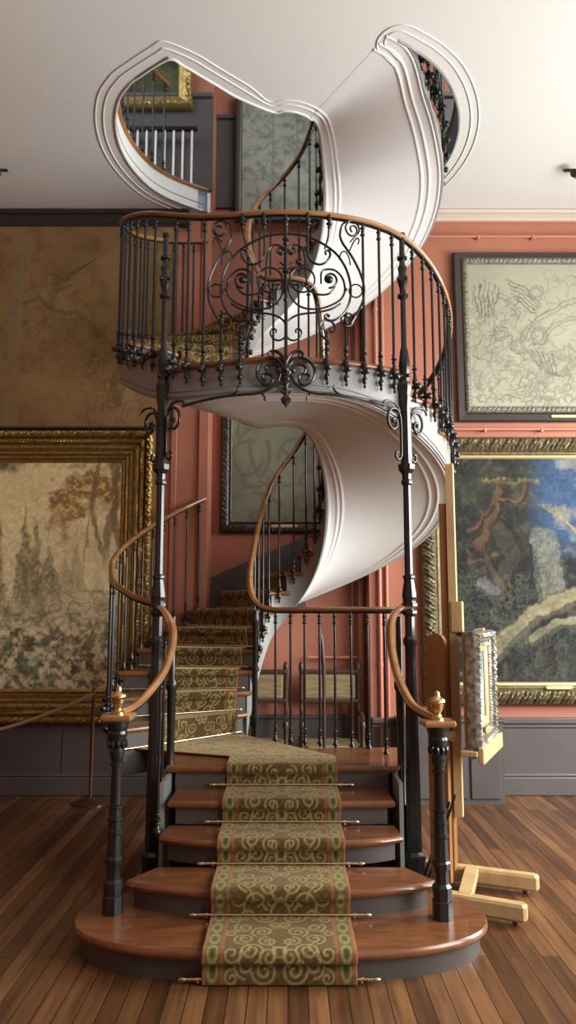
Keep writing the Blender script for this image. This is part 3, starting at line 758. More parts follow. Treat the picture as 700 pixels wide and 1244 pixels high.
# landing turn
A0 = [Vector((PX+u, 5.30)) for u in across]
lo_ = [.365-(u) for u in across]
def r6(u):      # carpet edge at riser 6; u -CW .. CW mapped outer .. inner (metres from the inner end .09)
    a = lineP(6, 0); c = lineP(6, 1); d = (c-a); L = d.length; d.normalize(); s_ = .08+(CW-u)*(L-.20)/(2*CW); q = a+d*s_
    f = (lineP(6.2,.5)-lineP(6,.5)); nn = Vector((d.y,-d.x)); nn = nn if nn.dot(f) > 0 else -nn
    return q-nn*.012
rows = []; Vv = []
for i in range(70):
    t = i/69; row = []; vr = []
    for j, u in enumerate(across):
        a = A0[j]; e = r6(u); p = a.lerp(e, t); row.append((p.x, p.y, zA+.013)); vr.append(V[-1]+t*(e-a).length)
    rows.append(row); Vv.append(vr)
lc = carpet_strip('carpet_turn', rows, across, np.array(Vv), parent=car)
def winder_carpet(k0, k1, name, vstart):
    rows = []; Vw = []; acc = vstart
    def sOf(k_, u):
        a = lineP(k_, 0); c = lineP(k_, 1); L = (c-a).length
        return (min(L-.02, .10+CW+ -u))/L if L > .75 else (.09+(CW-u)*(L-.17)/(2*CW))/L
    prev = None
    for k in range(k0, k1):
        d = (lineP(k,1)-lineP(k,0)).normalized(); f = lineP(k+.3,.5)-lineP(k,.5); nn = Vector((d.y,-d.x)); nn = nn if nn.dot(f) > 0 else -nn
        d2 = (lineP(k+1,1)-lineP(k+1,0)).normalized() if k+1 < 38 else d; f2 = lineP(k+1,.5)-lineP(k+.7,.5); n2 = Vector((d2.y,-d2.x)); n2 = n2 if n2.dot(f2) > 0 else -n2
        zt_ = zt[k]; zl = zt_-RISE
        A = [lineP(k, sOf(k, u)) for u in across]; B = [lineP(k+1, sOf(k+1, u)) for u in across]
        seq = []
        seqs = [(-.021, zl+.012), (-.021, zt_-.055), (-.044, zt_-.038), (-.044, zt_-.012), (-.036, zt_+.008), (-.02, zt_+.012)]
        pts2, vv = resample(seqs, .008)
        for q, v_ in zip(pts2, vv): rows.append([(*(A[j]+nn*q[0]), q[1]) for j in range(len(across))]); Vw.append([acc+v_]*len(across))
        acc += vv[-1]; n = 36
        for i in range(1, n+1):
            t = i/n; row = []; vr = []
            for j in range(len(across)):
                a = A[j]-nn*.02; e = B[j]-n2*.024; p = a.lerp(e, t); row.append((p.x, p.y, zt_+.012)); vr.append(acc+t*((A[52]-B[52]).length))
            rows.append(row); Vw.append(vr)
        acc += (A[52]-B[52]).length
    return carpet_strip(name, rows, across, np.array(Vw), parent=car)
winder_carpet(6, 21, 'winder_carpet', V[-1]+.7)
winder_carpet(22, 37, 'winder_carpet', 3)
# stair rods
ordn = ['floor','first','second','third','fourth','fifth','sixth','seventh','eighth','ninth','tenth','eleventh']
def stair_rod(a, b_, label):
    a = Vector(a); b_ = Vector(b_); m = (a+b_)/2; d = (b_-a); L = d.length/2; ang = math.atan2(d.y, d.x)
    t = thing('stair_rod', label, 'stair rod', m, ang, 'brass stair rods')
    q = MB(); q.tube([(-L,0,0),(-L+.02,0,0),(L-.02,0,0),(L,0,0)], .0075, 8); q.build('rod', M['rod'], t, smooth=60)
    for s_ in (-1, 1):
        f = MB(); f.tube([(s_*(L-.015),0,0),(s_*(L-.005),0,0),(s_*(L+.01),0,0),(s_*(L+.02),0,0)], [.008,.011,.010,.004], 8); f.build('rod_finial', M['rod'], t, smooth=60)
        e = MB(); e.tube([(s_*(L-.07),0,-.014),(s_*(L-.07),0,.010)], .007, 8); e.tube([(s_*(L-.078),0,0),(s_*(L-.062),0,0)], .011, 8); e.build('rod_bracket', M['rod'], t, smooth=60)
for k in range(1, 6):
    y = ny[k]+.045-(.032 if k > 1 else .020); z = (k-1)*R1+.026
    lab = 'brass stair rod holding the carpet down at floor level, below the lowest step' if k == 1 else 'brass stair rod across the carpet at the back of the %s tread from the floor' % ordn[k-1]
    stair_rod((PX-CW-.09, y, z), (PX+CW+.09, y, z), lab)
labs = {6:'slanting brass stair rod where the carpet leaves the landing for the winding steps'}
for k in range(6, 13):
    a = lineP(k, .05 if k < 7 else .06); L = (lineP(k,1)-lineP(k,0)).length; c = lineP(k, min(.985, .99))
    d = (c-a).normalized(); f = lineP(k+.3,.5)-lineP(k,.5); nn = Vector((d.y,-d.x)); nn = nn if nn.dot(f) > 0 else -nn
    a = a-nn*.036; c = c-nn*.036
    stair_rod((*a, zt[k]-RISE+.026), (*c, zt[k]-RISE+.026), labs.get(k, 'brass stair rod on the lower winding steps, %s rod above the landing' % ordn[k-5]))
# ------------------------------------------------------------------ pictures
def fbm(X, Y, seed, oct=5):
    rng = np.random.RandomState(seed); out = np.zeros(X.shape); amp = 1; tot = 0; f = 1
    for o in range(oct):
        g = rng.rand(int(f*3)+70, int(f*3)+70)
        x = X*f; y = Y*f; xi = np.floor(x).astype(int); yi = np.floor(y).astype(int); fx = x-xi; fy = y-yi
        fx = fx*fx*(3-2*fx); fy = fy*fy*(3-2*fy); N0 = g.shape[0]
        g_ = lambda a, b: g[a % N0, b % N0]
        out += amp*((g_(xi,yi)*(1-fx)+g_(xi+1,yi)*fx)*(1-fy)+(g_(xi,yi+1)*(1-fx)+g_(xi+1,yi+1)*fx)*fy); tot += amp; amp *= .55; f *= 2.1
    return out/tot
def mixc(c, k, m): m = np.clip(m, 0, 1)[..., None]; return c*(1-m)+np.array(k)*m
def warp(X, Y, seed, amp=.08, sc=4):
    return X+amp*(fbm(X*sc, Y*sc, seed)-.5)*2, Y+amp*(fbm(X*sc+9, Y*sc, seed+1)-.5)*2
def strokes(X, Y, seed, n, x0, x1, y0, y1, size, w, curl=1.0):
    """short wandering pencil lines, returned as coverage"""
    rng = np.random.RandomState(seed); out = np.zeros(X.shape); xs = X[0]; ys = Y[:, 0]
    for i in range(n):
        px, py = rng.uniform(x0, x1), rng.uniform(y0, y1); a = rng.uniform(0, 2*PI); k = rng.uniform(-1, 1)*6*curl/size*.25; ds = w*.8; m = int(size*rng.uniform(.8, 2.6)/ds); dk = rng.uniform(-1, 1)*k*1.5/m; st = rng.uniform(.45, 1)
        for _ in range(m):
            i0, i1 = np.searchsorted(xs, (px-2.5*w, px+2.5*w)); j0, j1 = np.searchsorted(ys, (py-2.5*w, py+2.5*w))
            if i1 > i0 and j1 > j0:
                sub = np.exp(-((X[j0:j1, i0:i1]-px)**2+(Y[j0:j1, i0:i1]-py)**2)/w**2)*st; out[j0:j1, i0:i1] = np.maximum(out[j0:j1, i0:i1], sub)
            px += ds*math.cos(a); py += ds*math.sin(a); a += k*ds; k += dk
    return out
def figure(X, Y, pts, r):     # soft chain of blobs
    out = np.zeros(X.shape)
    for (a, b), (c, d) in zip(pts[:-1], pts[1:]):
        t = np.clip(((X-a)*(c-a)+(Y-b)*(d-b))/((c-a)**2+(d-b)**2+1e-9), 0, 1); dd = np.hypot(X-a-t*(c-a), Y-b-t*(d-b)); out = np.maximum(out, np.clip((r-dd)/(.25*r)+.5, 0, 1))
    return out
def canvas(name, x0, x1, z0, z1, y, fn, parent, nx, nz, mt=None):
    xs = np.linspace(x0, x1, nx); zs = np.linspace(z0, z1, nz); X, Z = np.meshgrid(xs, zs)
    col = np.clip(fn(X-x0, Z-z0, x1-x0, z1-z0), 0.002, 1)
    b = MB(); b.grid([(a, y, c) for a, c in zip(X.ravel(), Z.ravel())], nz, nx)
    st = len(b.v); b.box(x0, x1, y+.004, y+.03, z0, z1)
    o = b.build(name, mt or M['paint'], parent)
    at = o.data.color_attributes.new('Col', 'FLOAT_COLOR', 'POINT'); n = nx*nz; buf = np.ones((len(b.v), 4), np.float32)*.05; buf[:n, :3] = col.reshape(-1, 3); at.data.foreach_set('color', buf.ravel()); return o
def frame_mesh(x0, x1, z0, z1, y, prof, carve, step=.012):
    """prof: (inset from outer edge, projection toward -y); carve(s, t) -> extra projection"""
    b = MB()
    sides = [((x0,z0),(1,0),x1-x0,(0,1)),((x1,z0),(0,1),z1-z0,(-1,0)),((x1,z1),(-1,0),x1-x0,(0,-1)),((x0,z1),(0,-1),z1-z0,(1,0))]
    for (ox, oz), (dx, dz), L, (ix, iz) in sides:
        n = max(8, int(L/step)); P = []
        for i in range(n+1):
            for t, h in prof:
                s_ = t + (L-2*t)*i/n
                P.append((ox+dx*s_+ix*t, y-h-(carve(s_, t) if carve else 0), oz+dz*s_+iz*t))
        b.grid(P, n+1, len(prof), flip=False)
    return b
def prof_interp(pts, n):
    d = [0]
    for a, b in zip(pts[:-1], pts[1:]): d.append(d[-1]+math.hypot(b[0]-a[0], b[1]-a[1]))
    return [(float(np.interp(t, d, [p[0] for p in pts])), float(np.interp(t, d, [p[1] for p in pts]))) for t in np.linspace(0, d[-1], n)]
def leaf(band0, band1, per, amp):
    def f(s_, t):
        if t < band0 or t > band1: return 0
        u = (t-band0)/(band1-band0); e = math.sin(PI*u)
        ph = (s_+.35*per*math.cos(PI*u*1.0)) / per % 1
        return amp*e*(abs(math.sin(PI*ph))**.6*.9 + .35*math.sin(6*PI*ph+4*u) - .35)
    return f
def multi(*fs): return lambda s_, t: sum(f(s_, t) for f in fs)
def plate(x0, x1, z0, z1, y, parent):
    b = MB(); h = (z1-z0)/2; b.box(x0+h*.6, x1-h*.6, y-.012, y, z0, z1, .004); b.box(x0, x0+h*1.2, y-.012, y, z0+h*.35, z1-h*.35, .004); b.box(x1-h*1.2, x1, y-.012, y, z0+h*.35, z1-h*.35, .004)
    return b.build('name_plate', M['slip'], parent)
# --- lower left: gilt frame, pale dreamy landscape
YP = YW-.02
def paint_land(X, Z, w, h):
    R = w-X; n = fbm(X*3+5, Z*3, 1); n2 = fbm(X*14, Z*14, 2); n3 = fbm(X*34, Z*34, 3); R, Zw = warp(R, Z, 77, .05, 7)
    c = np.ones(X.shape+(3,))*np.array([.52,.44,.25]); c = mixc(c, [.42,.36,.21], (n-.35)*1.6)
    low = np.clip((1.35-Z)/.9, 0, 1); c = mixc(c, [.33,.29,.19], low*.55); c = mixc(c, [.58,.51,.33], np.clip((n2-.5)*5, 0, 1)*.6*np.clip((1.7-Z)*2, 0, 1))
    for (xc, zb, zt_, w_) in ((.95,.95,1.92,.085),(.84,.95,1.74,.11),(1.22,.9,1.9,.10),(.70,.95,1.45,.12),(.42,1.0,1.50,.10),(.55,1.0,1.38,.08)):
        ww = w_*np.clip((zt_-Zw)/(zt_-zb), 0, 1)*(.7+.9*n2); m = np.clip((ww-np.abs(R-xc))/.02, 0, 1)*np.clip((Z-zb+.2)*4, 0, 1)
        c = mixc(c, [.12,.11,.06], m*np.clip(.25+1.5*(n3-.2), 0, 1)*(1 if xc > .65 else .6))
    tr = np.clip((.36-np.hypot((R-.30)/1.15, (Zw-1.98)/.75)+.6*(n2-.5))*5, 0, 1)+np.clip((.20-np.hypot((R-.56)/1.0, (Zw-1.72)/1.3)+.5*(n2-.5))*6, 0, 1)
    c = mixc(c, [.15,.075,.022], np.clip(tr, 0, 1)*(.5+.9*n3)); c = mixc(c, [.50,.36,.15], np.clip(tr, 0, 1)*np.clip((n3-.50)*8, 0, 1)*.8)
    for xc, w_ in ((.10,.045),(.22,.03),(.02,.03),(.30,.016)):
        tk = np.clip((w_-np.abs(R-xc-.05*np.sin(Z*4+xc*30)))/.015, 0, 1)*np.clip((Z-1.15)*4, 0, 1); c = mixc(c, [.13,.095,.05], tk*(.35+.8*n3))
    tl = np.clip((.20-np.hypot((R-1.22)/1.8, (Zw-h)/.5)+.3*(n2-.5))*7, 0, 1); c = mixc(c, [.05,.055,.03], tl*.9)
    g = np.clip((.95-Z+.5*(n-.5))*2.2, 0, 1); sp2 = fbm(X*20, Z*20, 14)
    c = mixc(c, [.07,.06,.035], g*np.clip((n2-.45)*6, 0, 1)*.85); c = mixc(c, [.045,.04,.025], g*np.clip((sp2-.56)*10, 0, 1)*.8)
    c = mixc(c, [.05,.10,.06], g*np.clip((fbm(X*7,Z*7,9)-.62)*9, 0, 1)*.8); c = mixc(c, [.50,.43,.29], g*np.clip((fbm(X*11,Z*11,11)-.57)*9, 0, 1)*.8)
    c = mixc(c, [.075,.06,.04], strokes(X, Z, 4, 260, w-1.4, w, 0, 1.0, .09, .006)*.75); c = mixc(c, [.20,.17,.10], strokes(X, Z, 5, 260, w-1.4, w, .7, 1.9, .09, .005)*.45)
    return c*(1.15+.7*n3[..., None])*np.array([1,1.0,.97])
t = thing('framed_painting', 'large pale landscape painting in a wide gilt frame on the left wall', 'painting', (0,0,0))
gx0, gx1, gz0, gz1 = -4.6, -1.335, .66, 3.53
pf = [(0,.0),(0,.05),(.012,.085),(.035,.10),(.07,.095),(.085,.050),(.095,.075),(.13,.075),(.138,.040),(.16,.060),(.195,.052),(.20,.030),(.215,.035),(.22,.05),(.24,.05),(.248,.020),(.28,.035),(.288,.012),(.305,.035),(.33,.02)]
frame_mesh(gx0, gx1, gz0, gz1, YP, prof_interp(pf, 60), multi(leaf(.008,.085,.075,.030), leaf(.095,.14,.034,.020), leaf(.165,.195,.05,.012), leaf(.20,.225,.022,.010), leaf(.25,.28,.03,.010)), .012).build('frame', M['gold'], t, smooth=35)
fb = MB(); fb.box(gx0+.01, gx1-.01, YP-.01, YP+.01, gz0+.01, gz1-.01); fb.build('frame_back', M['dframe'], t)
canvas('canvas', gx0+.32, gx1-.32, gz0+.30, gz1-.32, YP-.02, paint_land, t, 300, 240)
# --- upper left: unframed brown study
def paint_brown(X, Z, w, h):
    R = w-X; n = fbm(X*2+3, Z*2, 21); n2 = fbm(X*10, Z*10, 22); c = np.ones(X.shape+(3,))*np.array([.16,.10,.04]); c = mixc(c, [.25,.165,.075], (n-.3)*1.5); c = mixc(c, [.10,.065,.03], (n2-.5)*2)
    c = mixc(c, [.25,.16,.07], np.clip(1-np.hypot((R-1.1)/.9, (Z-.5)/.5), 0, 1)*.6); dk = [.065,.045,.024]
    Rw, Zw = warp(R, Z, 78, .03, 8)
    c = mixc(c, dk, figure(Rw, Zw, [(1.55,1.30),(1.40,1.36),(1.15,1.20),(1.0,1.22),(.85,1.08),(.75,.95)], .022)*.45)      # leaping form
    c = mixc(c, dk, figure(Rw, Zw, [(1.28,1.30),(1.24,1.45),(1.20,1.62)], .05)*.35); c = mixc(c, dk, figure(Rw, Zw, [(1.22,1.45),(1.05,1.50)], .02)*.45)
    for a_ in range(5): c = mixc(c, dk, figure(Rw, Zw, [(1.15+.03*a_,1.52),(.95-.05*a_,1.70+.03*a_)], .007)*.5)
    c = mixc(c, dk, figure(Rw, Zw, [(.55,.95),(.50,.70),(.60,.45),(.56,.25)], .045)*.45); c = mixc(c, [.28,.20,.10], figure(Rw, Zw, [(.42,.98),(.38,.72),(.44,.48),(.40,.25)], .05)*.5); c = mixc(c, dk, figure(Rw, Zw, [(.30,.95),(.33,.62),(.26,.38)], .035)*.45)
    c = mixc(c, dk, strokes(X, Z, 23, 90, w-1.6, w-.8, 1.0, 1.65, .10, .006)*.55); c = mixc(c, dk, strokes(X, Z, 24, 170, w-.85, w-.15, .2, 1.15, .10, .006)*.6); c = mixc(c, dk, strokes(X, Z, 25, 110, w-1.7, w-.8, .55, .95, .10, .006)*.4)
    e = (R > 1.55) & (R < 1.68); return mixc(c, [.17,.14,.08], e*.5)*1.35
t = thing('canvas_painting', 'tall brown sketch-like painting above the gilt-framed landscape, upper left wall', 'painting')
canvas('canvas', -4.6, -1.17, 3.56, 5.70, YP-.045, paint_brown, t, 320, 210)
b = MB()
for z_ in (3.545, 5.70): b.box(-4.62, -1.155, YP-.06, YP+.015, z_, z_+.02, .004)
b.box(-1.17, -1.15, YP-.06, YP+.015, 3.55, 5.72, .004); b.build('edge_strip', M['dframe'], t)
# --- upper right: line drawing in grey frame
def paint_draw(X, Z, w, h):
    n = fbm(X*2, Z*2, 31); n2 = fbm(X*18, Z*18, 32); c = np.ones(X.shape+(3,))*np.array([.36,.355,.27]); c = mixc(c, [.28,.28,.21], (n-.35)*1.6); c = mixc(c, [.28,.28,.21], (n2-.5)*1.2)
    dk = [.10,.10,.08]; Xw, Zw = warp(X, Z, 79, .05, 6); Xw, Zw = warp(Xw, Zw, 91, .012, 22); s_ = strokes(X, Z, 33, 260, 0, .75, .1, 1.2, .07, .005, 1.6)
    s_ = np.maximum(s_, strokes(X, Z, 34, 220, .5, 1.5, .05, .6, .08, .005, 1.4)); s_ = np.maximum(s_, strokes(X, Z, 35, 240, .8, w, .5, 1.6, .08, .005, 1.2)*.7)
    for rr in (.60,.64,.78,.82):
        d = np.hypot(Xw-1.28, (Zw-.42)*1.1); s_ = np.maximum(s_, np.exp(-((d-rr)/.008)**2)*(X < 1.35)*(Z > .70)*.8)
    for i in range(6): s_ = np.maximum(s_, figure(Xw, Zw, [(.14+.025*i,.95),(.08+.045*i,1.18),(.06+.05*i,1.36-.03*abs(i-2))], .006))
    for i in range(5): s_ = np.maximum(s_, figure(Xw, Zw, [(.74-.02*i,1.10-.03*i),(.60-.03*i,1.27-.035*i),(.38+.02*i,1.36-.05*i)], .006))
    for i in range(6): s_ = np.maximum(s_, figure(Xw, Zw, [(.60+.05*i,.62-.01*i),(.68+.04*i,.45-.02*i),(.72+.06*i,.34)], .006))
    pts = [(.14,.85),(.22,.78),(.14,.66),(.08,.56),(.20,.50),(.26,.40),(.14,.34),(.12,.22)]
    f0 = figure(Xw, Zw, pts, .045); s_ = np.maximum(s_, np.clip(1-np.abs(f0-.5)*2.2, 0, 1)*.9)
    for (a, b_) in ((.34,.78),(.50,.62),(.72,.75),(.70,1.22),(1.27,1.37)): s_ = np.maximum(s_, np.exp(-((np.hypot(Xw-a, Zw-b_)-.075)/.008)**2)*.9); s_ = np.maximum(s_, np.exp(-((np.hypot(Xw-a, Zw-b_)-.045)/.007)**2)*.7)
    for i in range(26): a = .04+i*.08; s_ = np.maximum(s_, np.exp(-((np.hypot(Xw-a, Zw-.06-.03*math.sin(i*1.7))-.045)/.008)**2)*(Z > .05)*.8)
    c = mixc(c, dk, s_*.8); return mixc(c, [.17,.17,.14], np.clip((fbm(X*5,Z*5,37)-.58)*5, 0, 1)*.5*(X < .9)*(Z < 1.0))
t = thing('framed_drawing', 'large pale line drawing in a dark grey frame, upper right wall', 'drawing')
dx0, dx1, dz0, dz1 = 1.71, 4.5, 3.62, 5.42
frame_mesh(dx0, dx1, dz0, dz1, YP, prof_interp([(0,0),(0,.04),(.01,.055),(.075,.05),(.085,.04)], 10), None, .1).build('outer_frame', M['dframe'], t, smooth=35)
frame_mesh(dx0+.08, dx1-.08, dz0+.09, dz1-.06, YP, prof_interp([(0,.03),(.005,.055),(.03,.065),(.06,.055),(.07,.03)], 12), leaf(.0,.07,.05,.012), .012).build('carved_frame', M['gframe'], t, smooth=35)
canvas('canvas', dx0+.145, dx1-.145, dz0+.15, dz1-.125, YP-.03, paint_draw, t, 380, 230)
plate(dx0+.93, dx0+1.19, dz0+.035, dz0+.065, YP-.055, t)
# --- lower right: dark blue green allegory
def paint_blue(X, Z, w, h):
    n = fbm(X*2.5, Z*2.5, 41); n2 = fbm(X*12, Z*12, 42); n3 = fbm(X*34, Z*34, 43); Xw, Zw = warp(X, Z, 80, .05, 7); Xw, Zw = warp(Xw, Zw, 90, .015, 25)
    c = np.ones(X.shape+(3,))*np.array([.028,.036,.042]); c = mixc(c, [.060,.068,.055], (n-.35)*2); c = mixc(c, [.11,.11,.075], np.clip((n2-.55)*5, 0, 1)*.6)
    sky = np.clip((Xw-.85+.2*(n-.5))*4, 0, 1)*np.clip((Zw-1.15+.2*(n2-.5))*4, 0, 1); c = mixc(c, [.07,.14,.30], sky*.85); c = mixc(c, [.34,.36,.33], sky*np.clip((fbm(X*4,Z*6,46)-.54)*7, 0, 1)*.7)
    def body(pts, r, col, k=1): 
        nonlocal c
        f = figure(Xw, Zw, pts, r); c = mixc(c, [col[0]*.35, col[1]*.35, col[2]*.4], f*k); f2 = figure(Xw+.012, Zw-.014, pts, r*.62); c = mixc(c, col, f2*k*(.5+.8*n2))
    body([(.38,1.30),(.50,1.50),(.56,1.72),(.60,1.86)], .075, (.15,.10,.065)); body([(.62,1.78),(.80,1.74),(.86,1.93)], .032, (.17,.115,.075)); body([(.52,1.72),(.42,1.55),(.30,1.45)], .03, (.15,.10,.065)); body([(.26,1.26),(.30,1.14),(.66,1.26)], .03, (.17,.13,.08), .7)
    body([(.60,1.45),(.72,1.22),(.62,.98),(.56,.85)], .12, (.085,.085,.07), .8); body([(.42,1.30),(.50,1.05),(.60,.90)], .05, (.12,.10,.07), .7)
    cr = np.clip(np.exp(-((Zw-1.965-.06*(n3-.5))/.02)**2)*(X > .42)*(X < 1.0), 0, 1); c = mixc(c, [.30,.24,.11], cr*(.3+.7*n3))
    f = figure(Xw, Zw, [(1.0,1.40),(1.08,1.15),(1.10,.82)], .12); c = mixc(c, [.22,.24,.20], f*.75*(.4+.9*n3))
    for i in range(13): c = mixc(c, [.42,.45,.40], np.exp(-((Xw-.92-.022*i-.04*np.sin(Z*3))/.005)**2)*(Z < 1.48-.02*abs(i-5))*(Z > .68)*.45)
    for i in range(5): c = mixc(c, [.45,.38,.17], figure(X, Z, [(.98+.04*i,1.74),(1.40,1.45-.025*i)], .005)*.7)
    body([(.34,.16),(.60,.40),(.90,.66),(1.3,.84),(1.8,.9)], .085, (.36,.34,.22)); body([(.85,.40),(1.1,.56),(1.4,.58),(1.8,.55)], .06, (.30,.29,.19)); body([(.12,.06),(.34,.16)], .03, (.27,.25,.16)); body([(.40,.96),(.52,.86)], .07, (.22,.22,.23), .9)
    body([(1.02,.42),(1.05,.1)], .035, (.08,.04,.03), .6)
    c = mixc(c, [.22,.24,.19], strokes(X, Z, 44, 520, .05, .85, .35, 1.05, .035, .004)*.6); c = mixc(c, [.15,.18,.18], strokes(X, Z, 45, 260, .5, 1.7, .0, .5, .06, .0045)*.5); c = mixc(c, [.10,.10,.07], strokes(X, Z, 47, 200, .0, 1.0, 1.1, 2.2, .08, .006)*.5)
    f9 = fbm(X*60, Z*60, 99)[..., None]; return c*(.22+.42*n3[..., None]+.5*n2[..., None]*f9)*np.array([1,.97,.9])
t = thing('framed_painting', 'large dark blue-green figure painting in a carved bronze frame, lower right wall', 'painting')
bx0, bx1_, bz0, bz1 = 1.30, 4.6, .835, 3.46
frame_mesh(bx0, bx1_, bz0, bz1, YP, prof_interp([(0,0),(0,.04),(.02,.075),(.07,.09),(.13,.075),(.155,.05),(.165,.055),(.185,.05),(.19,.03)], 22), multi(leaf(.005,.15,.13,.035)), .012).build('frame', M['bronze'], t, smooth=35)
frame_mesh(bx0+.185, bx1_-.185, bz0+.185, bz1-.185, YP, prof_interp([(0,.03),(.003,.045),(.02,.04),(.035,.02)], 6), None, .1).build('gilt_slip', M['slip'], t)
canvas('canvas', bx0+.21, bx1_-.21, bz0+.21, bz1-.21, YP-.022, paint_blue, t, 360, 270)
fb = MB(); fb.box(bx0+.01, bx1_-.01, YP-.01, YP+.01, bz0+.01, bz1-.01); fb.build('frame_back', M['dframe'], t)
plate(2.46, 2.72, bz0+.155, bz0+.19, YP-.075, t)
# --- niche pictures
def paint_grey(X, Z, w, h):
    n = fbm(X*3, Z*3, 51); n2 = fbm(X*16, Z*16, 52); c = np.ones(X.shape+(3,))*np.array([.26,.27,.22]); c = mixc(c, [.34,.34,.28], (n-.3)*1.6); c = mixc(c, [.11,.12,.10], np.clip((n2-.52)*5, 0, 1)*.6)
    c = mixc(c, [.10,.10,.085], strokes(X, Z, 53, 120, 0, w, 0, h, .09, .007)*.6)
    for x_ in (.35,.62,.9): c = mixc(c, [.13,.13,.11], np.exp(-((X-x_)/.012)**2)*.6)
    return c
def paint_dim(X, Z, w, h):
    n = fbm(X*2, Z*2, 61); c = np.ones(X.shape+(3,))*np.array([.13,.13,.095]); c = mixc(c, [.20,.195,.14], (n-.3)*2); c = mixc(c, [.055,.055,.045], strokes(X, Z, 62, 40, 0, w, 0, h, .16, .02)*.55)  # broad dark curves painted in as the ironwork's reflected shadow
    return c
NYP = YN-.01
t = thing('framed_painting', 'dim olive painting in a carved black frame, seen through the lower turn of the stairs', 'painting')
frame_mesh(-.71, .62, 2.53, 4.05, NYP, prof_interp([(0,0),(0,.04),(.02,.06),(.08,.055),(.10,.035)], 14), leaf(.005,.09,.06,.018), .012).build('frame', M['dframe'], t, smooth=35)
frame_mesh(-.605, .515, 2.64, 3.94, NYP, prof_interp([(0,.035),(.004,.05),(.014,.045),(.018,.03)], 5), leaf(0,.02,.03,.004), .015).build('gilt_slip', M['gframe'], t)
canvas('canvas', -.60, .51, 2.645, 3.935, NYP-.03, paint_dim, t, 150, 170); plate(-.18, .10, 2.585, 2.615, NYP-.055, t)
t = thing('framed_drawing', 'grey drawing in a plain dark frame on the upper floor, seen through the ceiling opening', 'drawing')
frame_mesh(-.58, .78, 5.93, 7.48, NYP-.06, prof_interp([(0,0),(0,.04),(.01,.05),(.06,.045),(.075,.03)], 8), None, .1).build('frame', M['dframe'], t, smooth=35)
canvas('canvas', -.515, .715, 5.99, 7.42, NYP-.09, paint_grey, t, 170, 200)
t = thing('framed_painting', 'green painting in gold frame upstairs, behind the left side of the opening', 'painting')
def paint_green(X, Z, w, h):
    n = fbm(X*4, Z*4, 71); c = np.ones(X.shape+(3,))*np.array([.035,.05,.025]); c = mixc(c, [.12,.12,.05], (n-.45)*4); return c
frame_mesh(-3.2, -1.02, zC+.9, zC+2.6, YP, prof_interp([(0,0),(0,.05),(.03,.08),(.09,.06),(.14,.05),(.17,.02)], 14), leaf(.0,.09,.06,.02), .015).build('frame', M['gold'], t, smooth=35)
canvas('canvas', -3.04, -1.18, zC+1.06, zC+2.44, YP-.02, paint_green, t, 90, 70)
# upper floor guard railing round the opening (left side)
t = thing('gallery_railing', 'upper-floor guard railing of oak and iron round the left side of the opening', 'railing')
gpts = [(*pol(p, 1.45), zC+.96) for p in np.arange(124, 50, -4)]
b = MB(); b.tube(gpts, .03, 10, ry=.022, up=(0,0,1)); b.build('handrail', M['rail'], t, smooth=60)
for i, p in enumerate(np.arange(122, 52, -7)):
    x, y = pol(p, 1.45); baluster(x, y, zC, .95, out_ang(p), drop=0, parent=t)
t = thing('balustrade', 'straight upper-floor balustrade with close iron bars coloured white as if lit beyond the opening', 'railing')
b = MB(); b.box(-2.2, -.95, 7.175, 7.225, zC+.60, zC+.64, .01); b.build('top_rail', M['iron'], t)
for i in range(13): q = MB(); q.lathe([(zC,.013),(zC+.6,.013)], -2.15+i*.095, 7.20, 8); q.build('bar', M['white'], t, smooth=50)  # white colour stands in for window light on the iron bars
# ------------------------------------------------------------------ wall pipes and picture rails
def pipe(pts, r): return MB().tube(pts, r, 10)
pi = 0
for x_, r_, y_ in ((.66,.013,7.64),(.745,.032,7.635),(.90,.020,7.305),(.97,.016,7.31)):
    o = pipe([(x_,y_,.05),(x_,y_,5.88)], r_)
    for z_ in (1.2,2.3,3.6,4.8): o.tube([(x_,y_,z_),(x_,y_,z_+.03)], r_+.008, 10)
    o = o.build('heating_pipe', M['pipe'], smooth=50)
    tag(o, {.66:'thin terracotta-painted vertical pipe inside the niche, nearest the well', .745:'thickest terracotta-painted vertical pipe at the niche corner', .90:'medium terracotta-painted vertical pipe, second from the right of the pipe bundle', .97:'terracotta-painted vertical pipe at the right end of the pipe bundle'}[x_], 'pipe', 'vertical heating pipes by the niche')
for nm, z_, lab in (('picture_rail', 5.60, 'terracotta-painted horizontal rail above the pale line drawing'), ('picture_rail', 3.545, 'terracotta-painted horizontal rail between the drawing and the blue painting')):
    t = thing(nm, lab, 'rail', group='picture rails on the right wall'); b = MB(); b.tube([(1.0,YW-.05,z_),(5.5,YW-.05,z_)], .014, 8); b.build('bar', M['pipe'], t, smooth=60)
    for x_ in (1.4,1.98,2.55,3.4,4.3): q = MB(); q.tube([(x_,YW-.05,z_),(x_,YW,z_)], .02, 8); q.tube([(x_,YW-.05,z_-.03),(x_,YW-.05,z_+.01)], .018, 8); q.build('bracket', M['pipe'], t, smooth=60)
o = pipe([(.2,7.58,1.27),(.70,7.58,1.27)], .016).build('heating_pipe', M['pipe'], smooth=50); tag(o, 'short horizontal terracotta pipe low in the niche beside the benches', 'pipe')
# ------------------------------------------------------------------ low cupboard right of stairs
t = thing('low_cupboard', 'dark grey painted low cupboard against the back wall right of the staircase', 'cupboard')
b = MB(); b.box(1.03, 1.97, 6.98, 7.27, .0, .72); b.box(1.01, 1.99, 6.96, 7.275, .72, .745, .008); b.build('carcass', M['wains'], t)
for x0_ in (1.06, 1.36, 1.66):
    q = MB(); q.box(x0_, x0_+.27, 6.962, 6.98, .05, .68, .005); d = q.build('door', M['wains'], t)
    k = MB(); k.ball((x0_+.04, 6.95, .42), .014); k.build('knob', M['dframe'], d)
